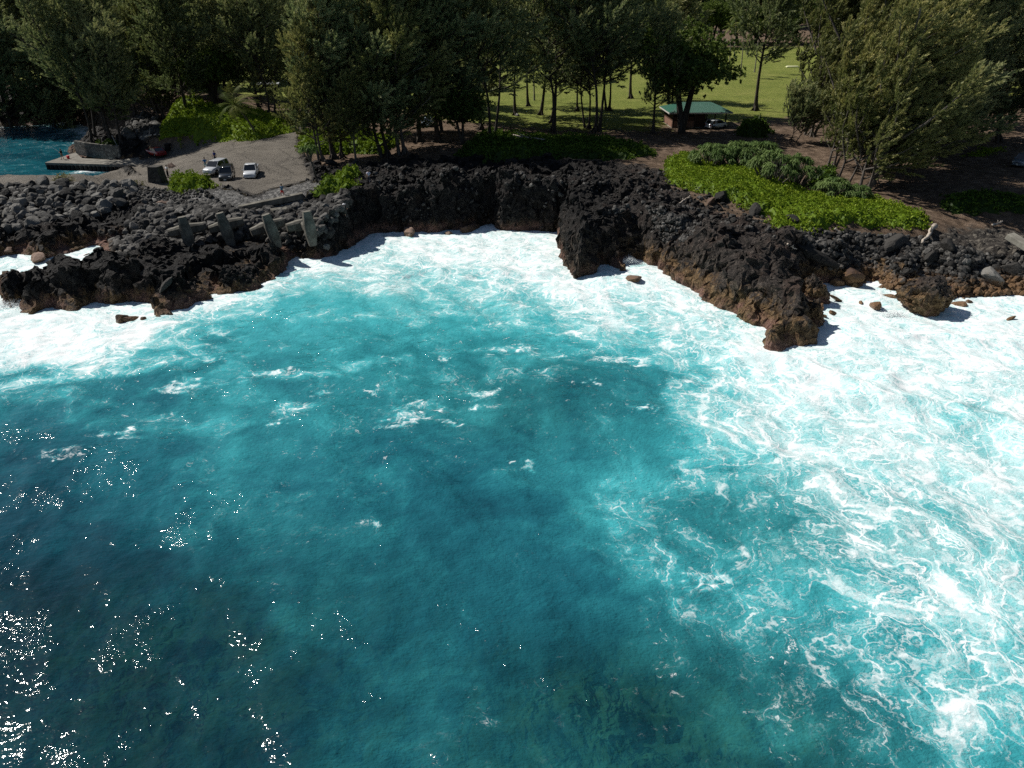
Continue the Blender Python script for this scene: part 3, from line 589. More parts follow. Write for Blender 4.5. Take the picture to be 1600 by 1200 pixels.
def ironwood(seed, Hh=20.0, base=.2, rad=4.5, nb=52, wind=(.35, -.05, .15), stems=1, needle=1.0, taper=1.0, lean=(0, 0), bushy=1.0):
    """an ironwood: leaning stems, up-swept limbs, feathery shoots"""
    r = np.random.default_rng(seed); wood = MB(); cen = []; ax = []; tin = []; wnd = np.array(wind)
    for s_ in range(stems):
        h = Hh * (1 - .12 * s_ * r.random()); off = r.normal(size=2) * (.5 if stems > 1 else 0); ln = np.array(lean) + r.normal(size=2) * (.07 * h if stems > 1 else .03 * h)
        bend = r.normal(size=2) * .5; K = 9; P = []
        for k in range(K):
            t = k / (K - 1); P.append((off[0] + ln[0] * t**1.3 + bend[0] * math.sin(t * 5), off[1] + ln[1] * t**1.3 + bend[1] * math.sin(t * 4.2), h * t))
        r0 = .26 * (h / 20)**.8 * (1 if stems == 1 else .72)
        P.insert(0, (off[0], off[1], -1.2)); rr = [r0 * 1.9] + [r0 * 1.5] + [r0 * (1 - .92 * (k / (K - 1))) + .01 for k in range(1, K)]
        wood.tube(P, rr, 7)
        PP = np.array(P[1:])
        if s_ == 0:
            for q in range(5):
                a = q * 1.26 + r.random(); wood.tube([(off[0] + .1 * math.cos(a), off[1] + .1 * math.sin(a), .9), (off[0] + .5 * math.cos(a), off[1] + .5 * math.sin(a), .15), (off[0] + 1.3 * math.cos(a), off[1] + 1.3 * math.sin(a), -.4)], [r0 * .7, r0 * .55, .05], 5, False)
        nbr = nb // stems
        for b in range(nbr):
            t = base + (1 - base) * ((b + r.random()) / nbr) ** .9; t = min(t, .985); i = t * (K - 1); i0 = int(min(i, K - 2)); p = PP[i0] * (1 - i + i0) + PP[i0 + 1] * (i - i0)
            az = b * 2.4 + r.random() * 1.2; u = (t - base) / (1 - base)
            shape = (.45 + .75 * math.sin(min(1, u * 1.9 + .22) * math.pi * .5)) * (1 - u * taper) ** .65 + .10
            Lb = rad * 1.18 * shape * (.45 + .95 * r.random()); up = .25 + .75 * u + .3 * r.random()
            d = np.array([math.cos(az), math.sin(az), up * .8]) + wnd * .7; d /= np.linalg.norm(d); q = [p]; dd = d.copy()
            for k in range(4): dd = dd + np.array([0, 0, .10]) + wnd * .12 + r.normal(size=3) * .14; dd /= np.linalg.norm(dd); q.append(q[-1] + dd * Lb / 4)
            rb = max(.02, .011 * Lb + .012 * (1 - t)); wood.tube(q, [rb * 1.5, rb * 1.2, rb, rb * .6, .012], 5, False); q = np.array(q)
            ns = int((4 + Lb * 3.9) * bushy)
            for k in range(ns):
                f = (.12 + .88 * r.random() ** .7) * 4; f0 = int(min(f, 3)); pb = q[f0] * (1 - f + f0) + q[f0 + 1] * (f - f0); sd = r.normal(size=3); sd /= np.linalg.norm(sd)
                tw = (.25 + .95 * r.random()) * min(1.5, .45 + Lb * .25) * (1.15 - .12 * f); tip = pb + (sd * .75 + dd * .6 + np.array([0, 0, -.05])) * tw
                cen.append(tip); a = dd * .55 + sd * .55 + wnd * .7 + np.array([0, 0, .12]); ax.append(a / np.linalg.norm(a)); tin.append(.30 + .25 * u + .12 * r.normal() + .22 * r.random())
    cen, ax, tin = np.array(cen), np.array(ax), np.array(tin); pl = .8 + .8 * r.random(len(cen))
    return wood.mesh("trunk", True), leaf_mesh("crown", [leaves(r, cen, ax, pl, int(46 * needle), .40, .11, .68, .14, tin)])
def broadleaf(seed, Hh=12.0, base=.35, rad=5.5, flat_=.55, nclump=230, leaf=.32, stems=2, lean=(0, 0)):
    """a spreading tree whose leaves stand in tufts at the limb ends"""
    r = np.random.default_rng(seed); wood = MB(); cen = []; ax = []; tin = []
    top = []
    r0 = .035 * Hh ** .9
    for s_ in range(stems):
        a = s_ * 2.3 + r.random(); hb = Hh * base * (1 + .2 * r.random()); p1 = np.array([lean[0] * .4 + math.cos(a) * .8 * (stems > 1), lean[1] * .4 + math.sin(a) * .8 * (stems > 1), hb])
        wood.tube([(0, 0, -.8), (0, 0, .3), tuple(p1 * .55 + np.array([0, 0, .1])), tuple(p1)], [r0 * 1.4, r0 * 1.1, r0 * .8, r0 * .7], 7)
        for b in range(9):
            az = b * .7 + a + r.random() * .5; up = .35 + r.random() * 1.2; L_ = rad * (.6 + .5 * r.random()); q = [p1]; d = np.array([math.cos(az), math.sin(az), up]); d /= np.linalg.norm(d)
            for k in range(4): d = d + r.normal(size=3) * .2 + np.array([0, 0, .02]); d /= np.linalg.norm(d); q.append(q[-1] + d * L_ / 4)
            wood.tube(q, [r0 * .5, r0 * .38, r0 * .26, r0 * .16, .02], 5, False); q = np.array(q); top.append(q)
    for k in range(nclump):
        q = top[r.integers(len(top))]; f = (.35 + .65 * r.random() ** .6) * 4; f0 = int(min(f, 3)); p = q[f0] * (1 - f + f0) + q[f0 + 1] * (f - f0); s2 = r.normal(size=3); s2[2] = abs(s2[2]) * .6
        p = p + s2 * .75; cen.append(p); v = s2 + np.array([0, 0, .8]); ax.append(v / np.linalg.norm(v)); tin.append(.35 + .35 * r.random() + .1 * (p[2] / Hh))
    cen, ax, tin = map(np.array, (cen, ax, tin)); sub = np.repeat(cen, 6, 0) + r.normal(size=(len(cen) * 6, 3)) * .38
    return wood.mesh("trunk", True), leaf_mesh("crown", [leaves(r, sub, unit(np.repeat(ax, 6, 0) + r.normal(size=sub.shape) * .4), np.full(len(sub), .15), 9, leaf, leaf * .55, 1.1, .1, np.repeat(tin, 6))])
def palm(seed, Hh=12.0, lean=(1.5, 0), nf=16, fl=3.6, wind=(0, 0, 0), thick=.17):
    r = np.random.default_rng(seed); wood = MB(); P = [(lean[0] * (k / 8)**1.5, lean[1] * (k / 8)**1.5, Hh * k / 8) for k in range(9)]; P.insert(0, (0, 0, -.6))
    wood.tube(P, [thick * 1.6, thick * 1.35] + [thick * (1 - .35 * k / 8) for k in range(1, 9)], 8); top = np.array(P[-1]); VV = []; TT = []; rach = MB()
    for k in range(nf):
        az = k * 2.4 + r.random() * .3; el = 1.1 - 1.7 * (k / nf) + .2 * r.random(); d = np.array([math.cos(az) * math.cos(el), math.sin(az) * math.cos(el), math.sin(el)]); q = [top]; M_ = 12
        for j in range(M_): d = d + np.array([0, 0, -.13]) + np.array(wind) * .16; d /= np.linalg.norm(d); q.append(q[-1] + d * fl / M_)
        q = np.array(q); tn = .25 + .5 * r.random(); rach.tube(q[::3], [.045, .04, .03, .02, .012][:len(q[::3])], 4, False)
        for j in range(1, M_ + 1):
            ax_ = unit(q[j] - q[j-1]); side = unit(np.cross(ax_, [0, 0, 1.0])); 
            for sgn in (-1, 1):
                for m in range(3):
                    b = q[j-1] + (q[j] - q[j-1]) * (m / 3); dl = unit(side * sgn + ax_ * .55 + np.array([0, 0, -.35]) + np.array(wind) * .5 + r.normal(size=3) * .08); L_ = (.75 * math.sin(math.pi * min(1, (j + .8) / (M_ + 1.6))) + .12) * fl / 3.6; w = np.cross(dl, [0, 0, 1.0]) * .0 + ax_ * .055
                    VV.append([b - w * .5, b + w * .5, b + dl * L_ + w * .15, b + dl * L_ - w * .15]); TT += [tn + (.2 if m == 1 else 0)] * 4
    me = mesh_np("crown", np.array(VV).reshape(-1, 3), np.arange(len(VV) * 4).reshape(-1, 4), False, {"tint": TT})
    return wood.mesh("trunk", True), me, rach.mesh("frond_ribs", True)
def hala(seed, n_ros=26, rad=2.2, hgt=1.8, leaf=.72, per=46, trunk=False, lean=(0, 0)):
    """a screw pine: rosettes of strap leaves on forking stems"""
    r = np.random.default_rng(seed); wood = MB(); VV = []; TT = []
    for k in range(n_ros):
        a = r.random() * 6.28; rr = rad * math.sqrt(r.random()); z = hgt * (.35 + .75 * math.sqrt(max(0, 1 - (rr / rad) ** 2)) * (.75 + .3 * r.random())); c = np.array([rr * math.cos(a) + lean[0], rr * math.sin(a) + lean[1], z])
        if not trunk: wood.tube([(c[0] * .3, c[1] * .3, -.3), (c[0] * .7, c[1] * .7, z * .5), tuple(c)], [.09, .07, .06], 5, False)
        else: wood.tube([(lean[0] * .8, lean[1] * .8, hgt * .1), (c[0] * .8 + lean[0] * .2, c[1] * .8, z * .6), tuple(c)], [.1, .07, .06], 5, False)
        tn = .3 + .5 * r.random(); up = unit(np.array([math.cos(a) * rr / rad * .9, math.sin(a) * rr / rad * .9, 1.0]))
        for j in range(per):
            d = unit(r.normal(size=3) + up * 1.0); s_ = unit(np.cross(d, r.normal(size=3))) * .045; m = c + d * leaf * .6 * (.8 + .4 * r.random()); e = m + unit(d + np.array([0, 0, -1.1])) * leaf * .45
            VV += [[c - s_, c + s_, m + s_, m - s_], [m - s_, m + s_, e + s_ * .2, e - s_ * .2]]; TT += [tn] * 4 + [tn + .2] * 4
    if trunk: wood.tube([(0, 0, -hgt * 1.3), (lean[0] * .4, lean[1] * .4, -hgt * .4), (lean[0] * .8, lean[1] * .8, hgt * .15)], [.16, .13, .12], 7)
    return wood.mesh("trunk", True), mesh_np("crown", np.array(VV).reshape(-1, 3), np.arange(len(VV) * 4).reshape(-1, 4), False, {"tint": TT})
def plant(name, cat, label, loc, meshes, mats, sc=1.0, rz=0.0, group=None, parts=("trunk", "crown", "frond_ribs")):
    o = empty(name, loc, rz); o.scale = (sc, sc, sc) if not hasattr(sc, "__len__") else sc
    for nm, me, m in zip(parts, meshes, mats):
        c = link(nm, me, m, o)
        if me.materials[0] is not m: c.material_slots[0].link = 'OBJECT'; c.material_slots[0].material = m
    return tag(o, label, cat, group)
W0 = (.34, -.05, .12)
IRON = {
 'full': ironwood(11, 21, .10, 5.2, 74, W0, 1, 1.0, .9), 'full2': ironwood(12, 20, .12, 4.8, 70, W0, 2, 1.0, .85), 'tall': ironwood(13, 22, .22, 4.6, 62, W0, 1, .9, .8),
 'bare': ironwood(14, 20, .27, 5.2, 56, W0, 2, .8, .7), 'bare2': ironwood(15, 21, .30, 4.6, 52, W0, 1, .8, .7, (1.2, 0)), 'thin': ironwood(16, 14, .28, 2.8, 40, W0, 1, .8, .8),
 'wide': ironwood(17, 17, .08, 7.2, 96, (.70, -.15, .22), 3, 1.1, .6, (2.2, 0)), 'low': ironwood(18, 10, .16, 4.2, 46, (.7, -.1, .3), 2, 1.0, .6, (.8, 0)), 'dense': ironwood(19, 24, .05, 5.6, 90, W0, 2, 1.1, .75)}
BROAD = {'flat': broadleaf(31, 11, .32, 5.2, .5, 300), 'round': broadleaf(32, 13, .28, 5.4, .6, 420), 'oval': broadleaf(33, 14, .30, 4.4, .6, 380, .3, 3), 'mango': broadleaf(34, 12, .2, 5.0, .7, 480, .34, 3)}
def IW(px, py, v, H_, label, dark=True, rz=0.0, z=5.0, group=None, dx=0, dy=0):
    src = {'full': 21, 'full2': 20, 'tall': 22, 'bare': 20, 'bare2': 21, 'thin': 14, 'wide': 17, 'low': 10, 'dense': 24}[v]; g = ground_at(px, py, z); s = H_ / src
    return plant("ironwood_tree", "tree", label, g, IRON[v], (M_DARKBARK if dark else M_BARK, M_IRON if dark else M_IRON_LIT), s, rz, group)
def BW(px, py, v, H_, label, rz=0.0, z=5.0, group=None):
    src = {'flat': 11, 'round': 13, 'oval': 14, 'mango': 12}[v]; g = ground_at(px, py, z)
    return plant("broadleaf_tree", "tree", label, g, BROAD[v], (M_DARKBARK, M_BROAD), H_ / src, rz, group)
# ---- left side
IW(28,137,'dense',26,"dark ironwood on the far bank of the cove at the photo's left edge")
IW(-30,150,'full',22,"dark ironwood half cut off by the photo's left edge above the cove cliff")
IW(78,142,'full2',24,"tall dark ironwood behind the cove cliff, second from the left edge",rz=.5)
IW(112,186,'dense',24,"low-skirted ironwood hanging over the black cove rocks left of the mound trees",rz=-.4)
IW(150,216,'bare',23,"leftmost leaning ironwood on the rock mound beside the boat ramp",rz=.3)
IW(163,215,'full2',22,"second ironwood on the rock mound beside the boat ramp, slender and upright",rz=-.3)
IW(173,218,'tall',20,"third ironwood on the rock mound, its crown narrow and dark green",rz=1.0)
IW(190,225,'bare2',17,"rightmost ironwood on the rock mound, its trunk leaning over the red car",rz=-.2)
IW(212,182,'tall',19,"narrow ironwood behind the grey boulders at the head of the cove",rz=.6)
IW(252,186,'dense',23,"broad yellow-green ironwood left of the vine-covered slope",False,rz=.2)
IW(292,178,'full',23,"grey-green ironwood behind the vine-covered slope, right of the broad yellow-green one",rz=-.5)
BW(335,165,'mango',16,"bright green broadleaf tree between the ironwoods behind the vine-covered slope")
IW(352,168,'tall',20,"feathery ironwood behind the bent coconut palm")
IW(405,172,'full',21,"ironwood right of the bent coconut palm, its dark trunk by the lit grass",rz=.4)
IW(428,178,'bare',19,"twin-trunked ironwood at the top of the paved lot beside the pale roof",rz=-.3)
# ---- the group right of the lot
IW(499,252,'full2',18,"grey-barked ironwood at the lot's right corner behind the small screw pine",False,rz=.2)
IW(521,247,'full',23,"straight ironwood right of the lot corner, crown dense and olive",rz=.4)
IW(534,247,'thin',15,"slim ironwood close beside the straight one right of the lot",rz=-.4)
IW(557,258,'thin',12,"short thin ironwood with a pale trunk on the rocky edge by the lot",False,rz=.1)
IW(600,245,'dense',27,"big dark ironwood with forked roots at the edge of the black cliff",rz=.1)
IW(628,243,'full2',25,"ironwood with a pale flared base just right of the fork-rooted one",False,rz=.5)
IW(570,205,'full',22,"tall ironwood behind the fork-rooted tree, left of the parked car in the shade",rz=-.4)
IW(655,222,'tall',26,"ironwood directly in front of the parked car in the shade",rz=.3)
IW(684,222,'full',27,"thick-trunked dark ironwood right of the parked car in the shade",rz=-.2)
IW(640,168,'dense',22,"tall dark ironwood behind the parked car in the shade",rz=.5)
BW(722,226,'flat',10.5,"flat-topped grey-green tree with layered crown in the shaded grove",rz=.4)
BW(690,205,'flat',10,"smaller layered tree left of the flat-topped one in the shaded grove",rz=2.0)
IW(752,203,'thin',16,"thin dark ironwood right of the flat-topped tree",rz=.2)
IW(773,216,'bare',25,"leaning ironwood over the dark ground cover, left of the lawn trees",rz=-.3)
IW(805,180,'bare2',21,"ironwood by the small grey stone on the lawn's edge",rz=.1)
IW(825,166,'bare2',20,"ironwood with a straight trunk on the lawn behind the grey stone",rz=.6)
IW(868,206,'bare',26,"ironwood with three fanned stems in front of the lawn",rz=.1)
IW(862,192,'tall',20,"ironwood with a bulging pale root behind the fanned stems",rz=-.5)
IW(902,174,'thin',15,"short ironwood standing alone on the lawn behind the forked pair")
IW(917,200,'bare',19,"forked dark ironwood between the fanned stems and the double trunk",rz=.9)
IW(937,206,'bare',27,"tall double-trunked ironwood in the middle of the grove before the lawn",rz=-.2)
IW(1020,209,'tall',18,"ironwood with a trunk leaning right, left of the green-roofed pavilion",rz=.1)
BW(1065,207,'round',24,"big dark spreading tree in front of the green-roofed pavilion",rz=.3)
IW(985,154,'bare2',24,"very slender tall tree standing alone far out on the lawn",rz=.2)
IW(1180,173,'bare2',27,"tall thin-trunked tree behind the white hatchback",rz=-.3)
IW(950,172,'bare',22,"ironwood on the near lawn behind the double-trunked one",rz=.7)
IW(845,180,'tall',23,"ironwood at the left of the lawn behind the fanned stems",rz=-.6)
IW(1048,178,'full2',22,"ironwood on the lawn behind the pavilion's left end",rz=.2)
IW(725,190,'full',24,"shaded ironwood behind the flat-topped tree",rz=.8)
# ---- the right side
IW(1352,300,'wide',17.5,"huge wind-swept olive ironwood on the point above the bright ground cover",False,rz=0.0)
IW(1316,288,'low',13,"gnarled ironwood just left of the huge wind-swept one",False,rz=-.4)
IW(1376,290,'low',13,"low wind-swept ironwood with feathery arms reaching right over bare soil",False,rz=.15)
IW(1325,236,'wide',23,"tall olive ironwood behind the wind-swept one, its crown cut by the top edge",False,rz=.25)
IW(1265,212,'wide',21,"spreading ironwood right of the pavilion with a long low limb",False,rz=-.2)
IW(1400,225,'dense',24,"dark ironwood behind the wind-swept crowns, right of centre",rz=.6)
IW(1465,232,'dense',25,"dark shaded ironwood left of the flared-root tree at the right",rz=-.6)
IW(1558,222,'dense',26,"massive dark ironwood with flared roots at the right side",rz=.3)
IW(1625,235,'full',25,"dark ironwood cut off by the photo's right edge above the dirt track",rz=.1)
IW(1510,195,'full2',24,"dark ironwood behind the flared-root tree at the right side",rz=.9)
IW(1240,222,'low',7,"low leaning ironwood between the white hatchback and the spiky shrubs",rz=.2)
IW(1300,262,'wide',15,"olive ironwood leaning over the spiky shrubs, left of the huge wind-swept one",False,rz=-.15)
IW(1440,262,'low',12,"low ironwood arm reaching over the bare soil right of the wind-swept trees",rz=.1)
# ---- palms
pa = palm(41, 12.5, (.7, .2), 15, 2.8); pb = palm(42, 5.2, (-3.0, .4), 24, 4.6, (.85, .1, .35), .2); pc = palm(43, 12.5, (-.9, .4), 15, 2.8)
plant("coconut_palm", "palm tree", "wind-bent coconut palm leaning left at the top of the lot", ground_at(401, 214), pb, (M_BARK, M_PALM, M_PALM))
for (a, b, me, lb) in ((1157,117,pa,"coconut palm on the far lawn, middle one of three by the tall tree"), (1138,119,pc,"coconut palm on the far lawn, leftmost of three by the tall tree"),
      (1179,113,pa,"coconut palm on the far lawn, rightmost of three by the tall tree"), (1147,88,pc,"distant coconut palm at the lawn's far edge left of the others"), (1167,86,pa,"distant coconut palm at the lawn's far edge, right one of the pair"),
      (1120,72,pa,"distant coconut palm above the pavilion, hard by the far field"), (835,157,pc,"coconut palm at the lawn's left end behind the grove")):
    plant("coconut_palm", "palm tree", lb, ground_at(a, b), me, (M_PALEBARK, M_PALM, M_PALM), rz=rnd.random()*6)
# ---- background rows
def rowof(y0, y1, step, kinds, label, group, sc, skip=None, x0=-120, x1=1720):
    a = x0; i = 0; base_label = label; ORD = "first second third fourth fifth sixth seventh eighth ninth tenth eleventh twelfth thirteenth fourteenth fifteenth sixteenth".split()
    while a < x1:
        a += step * rnd.uniform(.7, 1.3)
        if skip and skip[0] < a < skip[1]: continue
        Y = rnd.uniform(y0, y1); X = (a - 800) / FPX * (Y * CP + 23 * SP); k = rnd.choice(kinds); i += 1; label = (ORD[i - 1] + " from the left, " + base_label) if 'shadowed row' in base_label and i < 17 else base_label; g = (X, Y, ground_z(X, Y))
        if k in IRON: plant("ironwood_tree", "tree", label, g, IRON[k], (M_DARKBARK, M_IRON), rnd.uniform(*sc), rnd.uniform(-.8, .8), group)
        else: plant("broadleaf_tree", "tree", label.replace("ironwood", "broadleaf tree"), g, BROAD[k], (M_DARKBARK, M_BROAD), rnd.uniform(*sc) * 1.5, rnd.uniform(0, 6), group)
rowof(176, 192, 62, ['full', 'dense', 'tall', 'full2'], "ironwood in the first shadowed row behind the left-hand grove", "first shadowed row, left", (.95, 1.25), None, -120, 640)
rowof(205, 235, 50, ['full', 'dense', 'mango', 'round'], "ironwood in the second shadowed row behind the left-hand grove", "second shadowed row, left", (1.0, 1.35), None, -120, 690)
rowof(176, 192, 60, ['full', 'dense', 'full2'], "ironwood in the first shadowed row behind the right-hand grove", "first shadowed row, right", (1.0, 1.25), None, 1290, 1700)
rowof(205, 240, 52, ['full', 'dense'], "ironwood in the second shadowed row behind the right-hand grove", "second shadowed row, right", (1.0, 1.3), None, 1280, 1720)
rowof(322, 340, 34, ['full', 'dense', 'round', 'full2'], "distant ironwood in the belt at the lawn's far edge", "distant trees at the lawn's far edge", (1.0, 1.3), (1135, 1262))
rowof(350, 385, 30, ['mango', 'dense', 'round'], "distant ironwood in the second belt beyond the lawn's far edge", "distant trees in the second belt", (1.1, 1.5))
rowof(420, 470, 26, ['mango', 'round', 'dense'], "hillside ironwood rising behind the belts beyond the lawn", "hillside trees behind the belts", (1.3, 1.8))
# ------------------------------------------------------------------ rocks
def make_rock_mat(name, lo, hi, tintattr=False):
    n = NT(name); P = n.pos(); z = sep(n, P)[2]; O = n.obj()
    base = n.attr("tint") if tintattr else n.n("ShaderNodeObjectInfo").outputs["Random"]
    f = n.noise(P, 2.2, 5, .6); g = n.noise(P, 9, 4, .7)
    t = n.add(n.mul(base, .75), n.mul(n.sub(n.add(n.mul(f, .5), n.mul(g, .5)), .5), 1.1)); c = n.ramp(t, [(0, lo), (.45, tuple((a + b) * .4 for a, b in zip(lo, hi))), (1, hi)])
    s_ = sep(n, P); east = n.step(8, 22, s_[0])
    band = n.step(.5, -.6, n.sub(n.add(z, n.mul(n.sub(f, .5), 2.5)), n.add(.35, n.mul(east, .9))))
    br = n.ramp(g, [(.3, (.06,.03,.014)), (.5, (.16,.09,.038)), (.68, (.27,.17,.11))]); c = n.mix(n.mul(band, .85), c, br)
    wet = n.step(.55, 0, z); rg = n.mix(wet, (.8,.8,.8), (.3,.3,.3))
    return n.done(n.bsdf(c, rg, n.bump(n.add(f, n.mul(g, .7)), .12, .8), .2))
M_ROCK = make_rock_mat("basalt_boulder", (.014,.0135,.013), (.25,.24,.22)); M_ROCKT = make_rock_mat("basalt_cobbles", (.010,.0095,.009), (.21,.20,.185), True)
M_DARKROCK = make_rock_mat('dark_basalt', (.008,.0075,.007), (.075,.07,.064)); M_PINKROCK = make_rock_mat("washed_brown_rock", (.05,.03,.022), (.33,.23,.18))
def ico(sub):
    import bmesh
    bm = bmesh.new(); bmesh.ops.create_icosphere(bm, subdivisions=sub, radius=1); V = np.array([v.co[:] for v in bm.verts]); F = np.array([[v.index for v in f.verts] for f in bm.faces]); bm.free(); return V, F
def rock_shape(seed, sub=2, rug=.28, cuts=6, sc=(1, .85, .7)):
    V, F = ico(sub); r = np.random.default_rng(seed); V = V * (1 + rug * noise3(V[:, 0] * 1.3 + seed, V[:, 1] * 1.3, V[:, 2] * 1.3, seed)[:, None] + rug * .45 * noise3(V[:, 0] * 3.7, V[:, 1] * 3.7 + seed, V[:, 2] * 3.7, seed + 1)[:, None])
    for _ in range(cuts):
        nrm = unit(r.normal(size=3)); d = .55 + .3 * r.random(); h = V @ nrm - d; V = V - np.maximum(h, 0)[:, None] * nrm * .85
    if sub > 3: V = V * (1 + .10 * noise3(V[:, 0] * 7, V[:, 1] * 7, V[:, 2] * 7, seed + 2)[:, None] + .06 * noise3(V[:, 0] * 15, V[:, 1] * 15, V[:, 2] * 15, seed + 3)[:, None])
    return V * np.array(sc), F
ROCKS = [rock_shape(100 + i, 3, .3, 7, (1, .7 + .3 * rnd.random(), .55 + .3 * rnd.random())) for i in range(12)]
ROCK_ME = [mesh_np("boulder", V, F, False) for V, F in ROCKS]
n_b = [0]
def boulder(x, y, s, label, group, i=None, mat=None, sink=.35, z=None, sc=(1, 1, 1)):
    i = rnd.randrange(12) if i is None else i; me = ROCK_ME[i]; 
    if mat is not None: me = me.copy(); me.materials.clear(); me.materials.append(mat)
    elif not me.materials: me.materials.append(M_ROCK)
    o = bpy.data.objects.new("boulder", me); C.objects.link(o); gz = ground_z(x, y) if z is None else z
    o.location = (x, y, gz + s * (.6 - sink)); o.rotation_euler = (rnd.uniform(-.5, .5), rnd.uniform(-.5, .5), rnd.uniform(0, 6.28)); o.scale = (s * sc[0], s * sc[1], s * sc[2]); n_b[0] += 1
    return tag(o, label, "boulder", group)
RV = W([(-110,296),(0,295),(120,294),(195,297),(218,303),(212,318),(160,330),(95,344),(0,352),(-110,352)], 2.7); rv = np.array(RV)
placed = []; tries = 0
while len(placed) < 242 and tries < 9000:
    tries += 1; x = rnd.uniform(rv[:, 0].min(), rv[:, 0].max()); y = rnd.uniform(rv[:, 1].min(), rv[:, 1].max()); s = rnd.choice([.55, .65, .75, .9, 1.1])
    if not inside(np.array([x]), np.array([y]), RV)[0]: continue
    if any((x - a)**2 + (y - b)**2 < (.76 * (s + c))**2 for a, b, c in placed): continue
    placed.append((x, y, s))
for x, y, s in placed: boulder(x, y, s * rnd.uniform(1, 1.15), "grey lava boulder piled in the revetment below the breakwater road", "boulders of the revetment", sink=.28, sc=(1, 1, 1.1))
SEA_ROCKS = [((988,433), 1.5, "pinkish brown boulder in the foam between the black stack and the point", (1.3,.9,.75)), ((1368,478), 1.25, "rounded tan boulder alone in the white surf left of the big grey one", (1.1,.8,.8)),
 ((1391,462), .9, "flat pale rock awash between the tan boulder and the shore", (1.3,.6,.5)), ((1307,466), .85, "low pinkish rock in the surf just right of the point's stump", (1.2,.7,.6)), ((1303,489), .8, "small brown rock at the foot of the stump beside the point", (1.2,.8,.6)),
 ((1278,482), 1.0, "brown ledge rock leaning on the right flank of the point", (1,.8,.8)), ((1284,492), .8, "low wet rock at the base of the point's right flank", (1.3,.8,.5)), ((1498,476), 1.1, "flat reddish rock at the surf's edge right of the big grey boulder", (1.3,.8,.5)),
 ((1578,498), .75, "small dark rock awash far out at the right edge", (1.3,.6,.5)), ((1525,503), .4, "tiny dark rock tip in the foam right of the big grey boulder", (1.4,.6,.5)), ((1330,442), 1.6, "dark square boulder with a tan foot at the water's edge", (1.1,.9,1)),
 ((683,354), 1.5, "pale pink pointed boulder at the foot of the black cliff", (.8,.7,1.1)), ((702,360), .8, "small pink boulder beside the pointed one under the cliff", (1.2,.8,.8)), ((640,358), 1.7, "broad dark pink boulder under the cliff left of the pointed one", (1.4,.8,.8)), ((735,354), 1.7, "long low pink boulder under the cliff right of the pointed one", (1.8,.7,.6)),
 ((205,498), 1.0, "long dark rock awash in front of the brown reef ledge", (1.6,.7,.6)), ((190,500), 1.2, "pointed dark green rock standing off the reef in white foam", (.9,.7,1.0)), ((223,497), .5, "small black knob beside the off-lying reef rock", (1,1,1)),
 ((260,452), 1.1, "dark rounded rock in the foaming gap of the reef", (1.3,.8,.7)), ((475,385), 1.0, "pinkish boulder in the gully below the last dolos", (1.3,.9,.8)), ((485,393), .9, "water-washed pale boulder at the mouth of the gully", (1.4,.8,.7)), ((463,378), .9, "reddish boulder behind the others in the gully", (1.3,.8,.7)),
 ((1545,438), 2.0, "large smooth grey boulder at the right end of the beach", (1.1,.9,.9)), ((1475,408), 1.8, "dark block of lava in the middle of the cobble beach", (1.1,.8,.9)), ((1585,425), 1.6, "dark boulder propping the concrete slab", (1.2,.8,.9)),
 ((1400,385), 2.0, "craggy dark boulder beside the driftwood log's foot", (1.3,.8,.9)), ((1455,404), 1.5, "rugged lava lump left of the cobble beach's dark block", (1.2,.8,.9)), ((1280,398), 2.4, "tilted layered lava slab behind the point's stump", (1.5,.8,.8)), ((1310,440), 1.3, "brown boulder against the shore left of the dark square one", (1.2,.9,.8)),
 ((1240,350), 1.6, "dark lump below the bright ground cover", (1,.9,.9)), ((1180,335), 1.5, "black lava lump touching the ground cover's lower edge", (1.2,.9,.9)), ((1125,312), 1.4, "black lava boulder under the ground cover's left end", (1.2,.9,.9)),
 ((1110,318), 1.2, "dark brown boulder beside the small driftwood", (1.2,.8,.9)), ((484,262), 1.2, "black boulder behind the small screw pine", (1,.9,1)), ((550,260), 1.1, "flat-topped lava rock among the slim ironwoods by the lot", (1.5,.9,.7)), ((520,258), 1.2, "lava rock at the foot of the slim ironwoods by the lot", (1.5,.9,.7)),
 ((255,318), .8, "pale tan stone lying above the loose rubble slope", (1.6,.9,.5)), ((293,296), .8, "grey stone at the foot of the round bush", (1.3,.9,.6)), ((808,181), .8, "small grey stone on the edge of the lawn", (1.3,.9,.8)), ((252,266), .8, "tan brown boulder beside the dark stone pillar", (1.3,.8,.7)), ((268,262), 1.0, "larger tan brown boulder right of the person in white", (1.2,.8,.8)),
 ((60,402), 1.7, "brown craggy rock at the inner shore of the channel", (1.5,.8,.8)), ((15,397), 1.2, "brown rock at the left end of the channel's inner shore", (1.5,.8,.8)), ((135,397), .5, "small rock awash in the channel behind the reef", (1.5,.8,.6)), ((146,394), .4, "tiny pinkish rock awash in the channel behind the reef", (1.5,.8,.6)),
 ((1345,470), .45, "small rock tip in the surf left of the tan boulder", (1.3,.8,.6)), ((1515,470), .7, "brown rock in the surf near the cobble shore", (1.3,.8,.6))]
